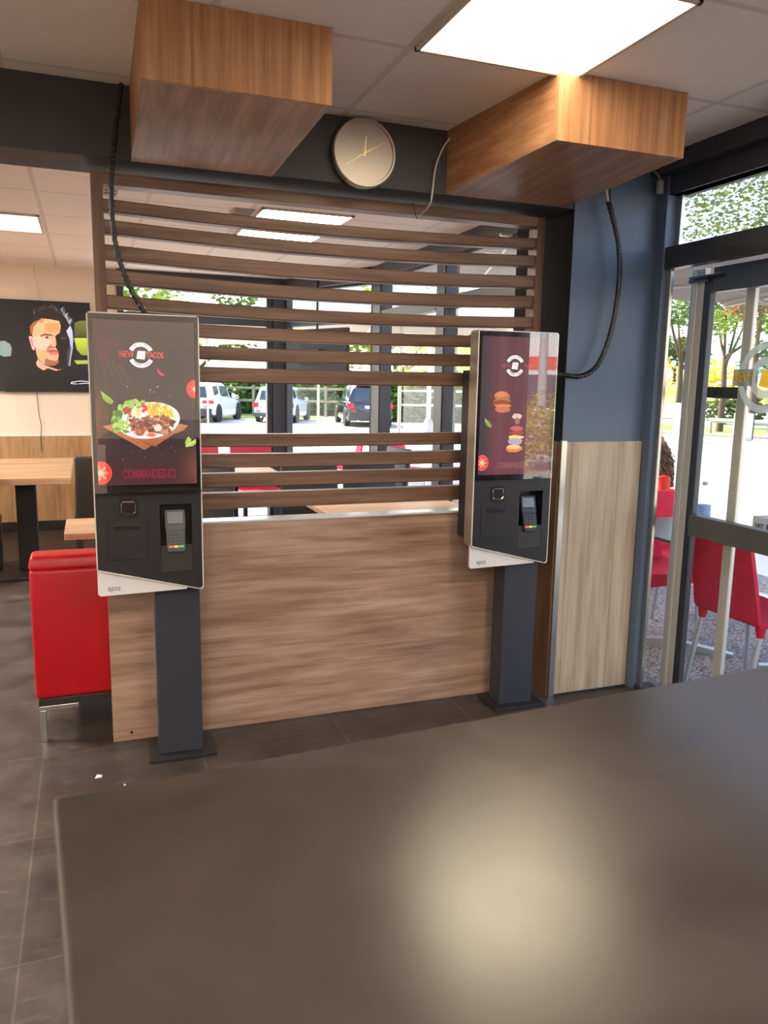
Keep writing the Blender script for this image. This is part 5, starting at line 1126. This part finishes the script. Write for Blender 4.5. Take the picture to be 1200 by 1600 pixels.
terrace_chair('red terrace chair at the right half of the far table side, behind the bottle', 3.87, 4.27, R(180))
terrace_chair('red terrace chair carrying the seated person', 4.05, 5.0, R(90)).scale = (0.93, 0.93, 0.93)
terrace_chair('red terrace chair in front of the rear window by the corner', 3.2, 10.2, R(80))
terrace_chair('red terrace chair beside the corner window, right of the first one', 3.9, 9.6, R(-60))
M['table_dark'] = P('terrace_table_slate', (84, 90, 92), 0.3, spec=0.5)
def terrace_table(label, x0, x1, y0, y1):
    t = thing('terrace_table', label, 'table', ((x0 + x1) / 2, (y0 + y1) / 2, TZ), 0, 'terrace tables'); w, d = (x1 - x0) / 2, (y1 - y0) / 2
    b = MB(); b.box(-w, w, -d, d, 0.722, 0.74, 0.004); b.build('tabletop', M['table_dark'], t)
    b = MB(); b.cyl((0, 0, 0.04), (0, 0, 0.722), 0.035, n=14); b.build('pedestal', M['leg_alu'], t, True)
    for k in range(4):
        a = R(45 + 90 * k); u = Vector((math.cos(a), math.sin(a), 0)); v = Vector((-u.y, u.x, 0)); b = MB(); L = 0.36
        q0 = u * 0.02; q1 = u * L
        b.hexa([q0 - v * .03, q1 - v * .025, q1 + v * .025, q0 + v * .03, q0 - v * .03 + Vector((0, 0, .06)), q1 - v * .025 + Vector((0, 0, .018)), q1 + v * .025 + Vector((0, 0, .018)), q0 + v * .03 + Vector((0, 0, .06))]); b.build('foot', M['leg_alu'], t)
terrace_table('dark terrace table beside the pillar edge, carrying a water bottle', 2.92, 3.56, 3.34, 3.99)
terrace_table('dark terrace table carrying the printed box, behind the near red chair', 3.40, 4.12, 2.62, 3.33)
bt = thing('water_bottle', 'clear plastic water bottle on the terrace table between the door stiles', 'bottle', (3.19, 3.42, TZ + 0.74))
b = MB(); b.lathe([(0.001, 0.0), (0.038, 0.0), (0.040, 0.01), (0.037, 0.05), (0.040, 0.10), (0.040, 0.20), (0.030, 0.245), (0.014, 0.275), (0.014, 0.29)], n=20); b.build('body', glass('clear_plastic', 1.35, (226, 234, 240)), bt, True)
b = MB(); b.lathe([(0.0405, 0.11), (0.041, 0.115), (0.041, 0.17), (0.0405, 0.175)], n=20); b.build('label_band', P('bottle_label', (150, 180, 222), 0.5), bt, True)
b = MB(); b.lathe([(0.016, 0.285), (0.016, 0.305), (0.001, 0.306)], n=16); b.build('cap', P('cap_white', (220, 226, 232), 0.4), bt, True)
bx = thing('printed_box', 'grey-white printed cardboard box on the terrace table behind the door bar', 'box', (3.43, 3.30, TZ + 0.74), R(-98))
b = MB(); b.box(0.0, 0.42, 0.0, 0.30, 0.0, 0.125, 0.002); b.build('carton', P('carton_grey', (186, 194, 196), 0.6), bx)
b = MB(); b.box(0.115, 0.165, -0.002, 0.0, 0.03, 0.095); b.build('print', P('print_blue', (52, 84, 150), 0.5), bx)
b = MB(); b.box(0.170, 0.25, -0.002, 0.0, 0.02, 0.10); b.build('print', P('print_green', (92, 104, 70), 0.5, var=0.5, vscale=30), bx)
b = MB(); b.box(0.27, 0.40, -0.002, 0.0, 0.02, 0.10); b.build('print', P('print_sand', (176, 160, 120), 0.5, var=0.4, vscale=30), bx)
text('lettering', 'UEZ', 0.036, facing(0.06, -0.002, 0.075), P('print_dark', (72, 80, 84), 0.5), bx, 1.0)

# ------------------------------------------------------------------ seated person, side on, long curly hair, red top
def skin(name, verts, edges, radii, mat, parent, root=0, sub=2):
    me = bpy.data.meshes.new(name); me.from_pydata(verts, edges, []); o = link(bpy.data.objects.new(name, me), parent); me.materials.append(mat)
    md = o.modifiers.new('skin', 'SKIN'); md.use_smooth_shade = True
    for i, v in enumerate(me.skin_vertices[0].data):
        r_ = radii[i]; v.radius = r_ if isinstance(r_, tuple) else (r_, r_); v.use_root = (i == root)
    s = o.modifiers.new('sub', 'SUBSURF'); s.levels = sub; s.render_levels = sub; return o
pr = thing('person', 'person with long curly brown hair and red top seated on the terrace', 'person', (4.05, 4.985, TZ), R(90)); pr.scale = (0.93, 0.93, 0.93)
SK = P('skin', (206, 150, 122), 0.5); HR = P('curly_brown_hair', (118, 88, 64), 0.55, var=0.3, vscale=20); RT = P('red_top', (220, 52, 44), 0.8); JN = P('dark_jeans', (52, 58, 76), 0.8)
# local frame: +Y is where the person looks, seat at 0.45
V = [(0, -0.02, 0.54), (0, -0.04, 0.68), (0, -0.05, 0.82), (0, -0.05, 0.95), (0, -0.03, 1.03), (0, 0.0, 1.12), (0, 0.015, 1.20)]
Ed = [(0, 1), (1, 2), (2, 3), (3, 4), (4, 5), (5, 6)]; Rd = [(0.15, 0.11), (0.125, 0.10), (0.14, 0.11), (0.13, 0.09), (0.052, 0.05), (0.078, 0.09), (0.07, 0.085)]
def add(parent_i, pts, rads):
    i = parent_i
    for p, r_ in zip(pts, rads): V.append(p); Rd.append(r_); Ed.append((i, len(V) - 1)); i = len(V) - 1
    return i
for s in (-1, 1):
    add(0, [(s * 0.10, 0.02, 0.53), (s * 0.11, 0.24, 0.52), (s * 0.11, 0.42, 0.49), (s * 0.11, 0.43, 0.28), (s * 0.11, 0.42, 0.09), (s * 0.11, 0.47, 0.035), (s * 0.115, 0.58, 0.025)], [0.09, 0.082, 0.06, 0.052, 0.036, 0.04, 0.03])
    w = add(3, [(s * 0.17, -0.04, 0.92), (s * 0.20, -0.02, 0.78), (s * 0.20, 0.02, 0.66), (s * 0.16, 0.14, 0.62), (s * 0.12, 0.25, 0.60), (s * 0.115, 0.30, 0.595)], [0.055, 0.045, 0.040, 0.034, 0.024, 0.030])
    for k, (dx, L, dz) in enumerate(((0.030, 0.075, 0), (0.011, 0.085, 0), (-0.009, 0.080, 0), (-0.027, 0.062, 0))):
        add(w, [(s * 0.115 + dx, 0.335, 0.594), (s * 0.115 + dx, 0.335 + L * 0.5, 0.586), (s * 0.115 + dx, 0.335 + L * 0.9, 0.566)], [0.009, 0.008, 0.007])
    add(w, [(s * 0.115 - s * 0.04, 0.305, 0.590), (s * 0.115 - s * 0.058, 0.335, 0.580)], [0.010, 0.008])
body = skin('body', V, Ed, Rd, SK, pr)
# face
b = MB(); b.lathe([(0.001, 0.02), (0.012, 0.012), (0.013, 0.0), (0.001, -0.012)], (0, 0.095, 1.165), 'y', 10); b.build('nose', SK, pr, True)
for s in (-1, 1):
    b = MB(); b.lathe([(0.001, 0.0), (0.010, 0.003), (0.001, 0.006)], (s * 0.030, 0.083, 1.185), 'y', 10); b.build('eye', P('eye_dark', (40, 30, 26), 0.3), pr, True)
b = MB(); b.hexa([(-0.022, 0.08, 1.118), (0.022, 0.08, 1.118), (0.018, 0.09, 1.118), (-0.018, 0.09, 1.118), (-0.022, 0.08, 1.128), (0.022, 0.08, 1.128), (0.016, 0.092, 1.127), (-0.016, 0.092, 1.127)], 0.003); b.build('mouth', P('lips', (170, 84, 80), 0.5), pr)
# clothes follow the body, a little larger
tv_, te_, tr_ = [], [], []
def cl(parent_i, pts, rads):
    i = parent_i
    for p, r_ in zip(pts, rads): tv_.append(p); tr_.append(r_); (te_.append((i, len(tv_) - 1)) if i is not None else None); i = len(tv_) - 1
    return i
cl(None, V[0:4], [(0.165, 0.125), (0.142, 0.115), (0.156, 0.124), (0.14, 0.10)])
for s in (-1, 1): cl(3, [(s * 0.17, -0.04, 0.925), (s * 0.20, -0.02, 0.79), (s * 0.20, 0.015, 0.69)], [0.066, 0.058, 0.052])
skin('top', tv_, te_, tr_, RT, pr)
tv_, te_, tr_ = [], [], []
cl(None, [(0, -0.02, 0.55)], [(0.17, 0.12)])
for s in (-1, 1): cl(0, [(s * 0.10, 0.02, 0.53), (s * 0.11, 0.24, 0.52), (s * 0.11, 0.42, 0.49), (s * 0.11, 0.43, 0.28), (s * 0.11, 0.42, 0.12)], [0.10, 0.092, 0.072, 0.066, 0.055])
skin('trousers', tv_, te_, tr_, JN, pr)
for s in (-1, 1): skin('shoe', [(s * 0.11, 0.415, 0.05), (s * 0.11, 0.47, 0.038), (s * 0.115, 0.58, 0.030), (s * 0.117, 0.63, 0.028)], [(0, 1), (1, 2), (2, 3)], [0.046, 0.050, 0.042, 0.030], P('dark_shoe', (40, 36, 36), 0.6), pr)
b = MB(); rnd = random.Random(12)
rg = []
for r_, z_, fr_ in ((0.02, 1.305, 0.02), (0.065, 1.295, 0.075), (0.100, 1.262, 0.125), (0.112, 1.225, 0.125), (0.118, 1.18, 0.075), (0.122, 1.10, 0.055), (0.135, 1.0, 0.02), (0.125, 0.93, 0.0), (0.05, 0.90, 0.0)):
    rg.append([(r_ * math.cos(2 * PI * k / 24), -0.035 + (r_ if math.sin(2 * PI * k / 24) < 0 else fr_) * math.sin(2 * PI * k / 24), z_) for k in range(24)])
b.rings(rg)
for k in range(330):
    a = rnd.uniform(PI * 0.90, PI * 2.10); top = rnd.uniform(0.98, 1.29); f_ = min(1.0, max(0.25, (1.31 - top) / 0.13)) ** 0.6; r0 = 0.125 * f_
    pts = []; L = rnd.uniform(0.14, 0.30); ph = rnd.uniform(0, 6.28); cr_ = rnd.uniform(0.010, 0.020)
    for q in range(15):
        u = q / 14; rr = r0 + 0.055 * u + 0.02 * math.sin(u * 3); z_ = max(top - L * u, 0.86)
        pts.append((rr * math.cos(a) + cr_ * math.cos(ph + u * 17), -0.05 + rr * math.sin(a) * 0.95 + cr_ * math.sin(ph + u * 17), z_))
    b.tube(pts, [0.0045] * 13 + [0.003, 0.0015], 4)
b.build('hair', HR, pr, True)

# ------------------------------------------------------------------ parked cars (rear end towards the viewer, at -Y)
M['tyre'] = P('tyre', (34, 34, 36), 0.8); M['rim'] = P('rim', (170, 172, 176), 0.35, 0.7); M['car_glass'] = P('car_glass', (52, 66, 78), 0.08, spec=0.8); M['tail'] = P('tail_light', (206, 20, 34), 0.2, emit=(206, 20, 34), es=0.15); M['plate'] = P('plate_white', (232, 232, 230), 0.4); M['bumper'] = P('bumper_dark', (62, 62, 66), 0.6)
def car(label, loc, rz, paint, L, W, Hh, bumper_h, tail, badge, spoiler=False):
    t = thing('car', label, 'car', loc, rz, 'parked cars'); w = W / 2; belt = Hh * 0.60; gc = 0.20
    # lower body: stations from rear to front
    def sect(y, hw, z0, z1, r=0.10):
        return [(-hw * 0.93, y, z0), (hw * 0.93, y, z0), (hw, y, z0 + r), (hw, y, z0 + (z1 - z0) * 0.55), (hw * 0.97, y, z1 - 0.06), (hw * 0.90, y, z1), (-hw * 0.90, y, z1), (-hw * 0.97, y, z1 - 0.06), (-hw, y, z0 + (z1 - z0) * 0.55), (-hw, y, z0 + r)]
    st_ = [(0.0, w * 0.86, 0.36, belt - 0.14), (0.05, w * 0.93, 0.30, belt - 0.02), (0.22, w * 0.985, gc + 0.05, belt), (0.8, w, gc, belt + 0.01), (L * 0.45, w, gc, belt), (L * 0.70, w * 0.99, gc, belt - 0.03), (L * 0.85, w * 0.96, gc + 0.02, belt - 0.10), (L * 0.96, w * 0.88, gc + 0.06, belt - 0.20), (L, w * 0.74, 0.34, belt - 0.32)]
    b = MB(); b.rings([sect(*q) for q in st_]); b.build('body', paint, t, True)
    # cabin
    def cab(y, hw, z): return [(-hw, y, belt - 0.04), (hw, y, belt - 0.04), (hw * 0.80, y, z - 0.08), (hw * 0.68, y, z), (-hw * 0.68, y, z), (-hw * 0.80, y, z - 0.08)]
    b = MB(); b.rings([cab(0.10, w * 0.90, belt + 0.02), cab(0.22, w * 0.93, Hh - 0.12), cab(0.42, w * 0.94, Hh - 0.01), cab(L * 0.30, w * 0.94, Hh), cab(L * 0.50, w * 0.93, Hh - 0.03), cab(L * 0.60, w * 0.92, Hh - 0.24), cab(L * 0.70, w * 0.90, belt + 0.02)]); b.build('cabin', paint, t, True)
    b = MB(); b.hexa([(-w * 0.70, 0.095, belt + 0.04), (w * 0.70, 0.095, belt + 0.04), (w * 0.70, 0.25, belt + 0.04), (-w * 0.70, 0.25, belt + 0.04), (-w * 0.60, 0.20, Hh - 0.16), (w * 0.60, 0.20, Hh - 0.16), (w * 0.60, 0.30, Hh - 0.16), (-w * 0.60, 0.30, Hh - 0.16)]); b.build('rear_window', M['car_glass'], t)
    for s in (-1, 1):
        b = MB(); ys = (0.40, 1.15, 1.22, L * 0.56)
        for y0, y1 in ((0.42, 1.15), (1.22, L * 0.54)):
            b.face([(s * (w * 0.912), y0 + 0.05, belt + 0.03), (s * (w * 0.905), y1, belt + 0.03), (s * (w * 0.79), y1 - 0.05, Hh - 0.13), (s * (w * 0.79), y0 + 0.14, Hh - 0.14)])
        b.build('side_window', M['car_glass'], t)
        b = MB()
        if tail == 'tall': b.box(min(s * w * 0.70, s * w * 0.97), max(s * w * 0.70, s * w * 0.97), -0.012, 0.16, belt - 0.26, belt - 0.06, 0.02)
        else: b.box(min(s * w * 0.52, s * w * 0.98), max(s * w * 0.52, s * w * 0.98), -0.012, 0.20, belt - 0.20, belt - 0.06, 0.02)
        b.build('tail_light', M['tail'], t, True)
        b = MB(); b.box(min(s * w * 0.60, s * w * 0.84), max(s * w * 0.60, s * w * 0.84), -0.03, 0.05, bumper_h + 0.04, bumper_h + 0.09, 0.008); b.build('reflector', M['tail'], t)
        b = MB(); b.hexa([(s * w * 1.0, L * 0.56, belt + 0.0), (s * w * 1.16, L * 0.56, belt + 0.0), (s * w * 1.16, L * 0.59, belt + 0.0), (s * w * 1.0, L * 0.59, belt + 0.0), (s * w * 1.0, L * 0.56, belt + 0.14), (s * w * 1.18, L * 0.56, belt + 0.14), (s * w * 1.18, L * 0.59, belt + 0.14), (s * w * 1.0, L * 0.59, belt + 0.14)], 0.02); b.build('mirror', paint, t)
        for y in (0.78, L - 0.85):
            b = MB(); b.lathe([(0.20, -0.11), (0.315, -0.11), (0.335, -0.08), (0.335, 0.08), (0.315, 0.11), (0.20, 0.11)], (s * (w - 0.10), y, 0.335), 'x', 26); wh = b.build('wheel', M['tyre'], t, True)
            b = MB(); b.lathe([(0.001, s * 0.09), (0.05, s * 0.10), (0.19, s * 0.085), (0.205, s * 0.105), (0.205, -s * 0.05), (0.001, -s * 0.05)], (s * (w - 0.10), y, 0.335), 'x', 20); b.build('rim', M['rim'], wh)
            b = MB(); b.lathe([(0.385, -0.02), (0.40, 0.0), (0.385, 0.02), (0.001, 0.02), (0.001, -0.02)], (s * (w - 0.012), y, 0.36), 'x', 26); b.build('wheel_arch', M['black_matte'], t)
    b = MB(); b.hexa([(-w * 0.90, -0.03, 0.26), (w * 0.90, -0.03, 0.26), (w * 0.97, 0.4, 0.22), (-w * 0.97, 0.4, 0.22), (-w * 0.92, -0.045, bumper_h), (w * 0.92, -0.045, bumper_h), (w * 1.0, 0.4, bumper_h - 0.04), (-w * 1.0, 0.4, bumper_h - 0.04)], 0.03); b.build('bumper', M['bumper'], t, True)
    pz = bumper_h + 0.16
    b = MB(); b.box(-0.26, 0.26, -0.022, 0.02, pz, pz + 0.11, 0.004); pl_ = b.build('number_plate', M['plate'], t)
    b = MB(); b.box(-0.26, -0.22, -0.024, -0.02, pz, pz + 0.11); b.build('plate_band', P('plate_blue', (36, 60, 150), 0.4), pl_)
    zb_ = belt - 0.05
    b = MB()
    if badge == 'round': b.lathe([(0.045, -0.0), (0.058, 0.014), (0.058, 0.02), (0.045, 0.02)], (0, -0.005, zb_ - 0.06), 'y', 20)
    else:
        dm = [(0, 0.075), (0.05, 0), (0, -0.075), (-0.05, 0)]; dn = [(0, 0.04), (0.026, 0), (0, -0.04), (-0.026, 0)]
        b.rings([[(u, 0.02, zb_ - 0.06 + v) for u, v in dm], [(u, -0.025, zb_ - 0.06 + v) for u, v in dm], [(u, -0.025, zb_ - 0.06 + v) for u, v in dn], [(u, 0.02, zb_ - 0.06 + v) for u, v in dn]], False, False)
    b.build('badge', M['chrome'], t)
    if spoiler: b = MB(); b.box(-w * 0.6, w * 0.6, 0.06, 0.5, Hh - 0.05, Hh + 0.0, 0.015); b.build('spoiler', paint, t)
    for s in (-0.5,): b = MB(); b.cyl((s, -0.03, 0.24), (s, 0.2, 0.24), 0.035, n=12); b.build('exhaust', M['chrome'], t, True)
    return t
WHITE = P('white_paint', (226, 230, 236), 0.25, coat=0.5); DARK = P('midnight_paint', (38, 42, 54), 0.18, coat=0.8)
car('white car at the left, its right rear corner beside the left kiosk', (3.85, 32.4, GZ), R(-27), WHITE, 4.35, 1.82, 1.60, 0.58, 'wide', 'round')
car('white hatchback in the middle of the car park with a round badge', (7.10, 32.0, GZ), R(-26), WHITE, 4.05, 1.72, 1.48, 0.42, 'tall', 'round')
car('dark blue-grey car with a diamond badge at the right of the car park', (10.25, 28.9, GZ), R(-10), DARK, 4.4, 1.84, 1.64, 0.56, 'tall', 'diamond', True)

# ------------------------------------------------------------------ across the road behind the viewer: what the right kiosk's screen mirrors
sh = thing('shop_building', 'white flat-roofed shop building with an orange-red band, mirrored in the right kiosk screen', 'building', (30.5, -36.0, GZ), R(38))
b = MB(); b.box(-26, 26, -6, 0, 0, 5.6); b.build('wall', P('corrugated_white', (232, 232, 230), 0.7), sh)
b = MB(); b.box(-26.1, 26.1, -0.1, 0.08, 2.75, 3.55); b.build('band', P('orange_red', (232, 70, 36), 0.6), sh)
for k in range(12):
    b = MB(); b.box(-24.5 + k * 4.2, -21.2 + k * 4.2, -0.05, 0.05, 0.3, 2.4); b.build('shop_window', M['car_glass'], sh)
for i, (x, y, s, lm, lb) in enumerate([(8.2, -8.4, 1.35, 'yellow', 'yellow-green shrub mirrored in the right kiosk screen'), (9.6, -7.6, 1.3, 'lime', 'light green shrub next to the mirrored yellow-green shrub'), (26.0, -52.0, 4.0, 'green', 'tree behind the shop building mirrored in the kiosk screen')]):
    plant_tree('bush' if i < 2 else 'tree', lb, (x, y, GZ), 0 if i < 2 else 5.0, 0.2, [(dx * s, dy * s, s * 0.5 + dz * s + (6 if i == 2 else 0), s * 0.55, s * 0.55, s * 0.5) for dx, dy, dz in ((-0.5, 0.2, 0), (0.5, -0.1, 0.0), (0.0, 0.1, 0.25), (0.1, -0.4, 0.05))], 2200, 0.12 if i < 2 else 0.4, lm, 90 + i, 'bush' if i < 2 else 'tree')
po = thing('street_pole', 'grey street pole mirrored in the right kiosk screen', 'pole', (11.2, -13.6, GZ)); b = MB(); b.cyl((0, 0, 0), (0, 0, 7), 0.13, 0.10, 12); b.build('pole', P('pole_grey', (186, 188, 186), 0.6), po, True)
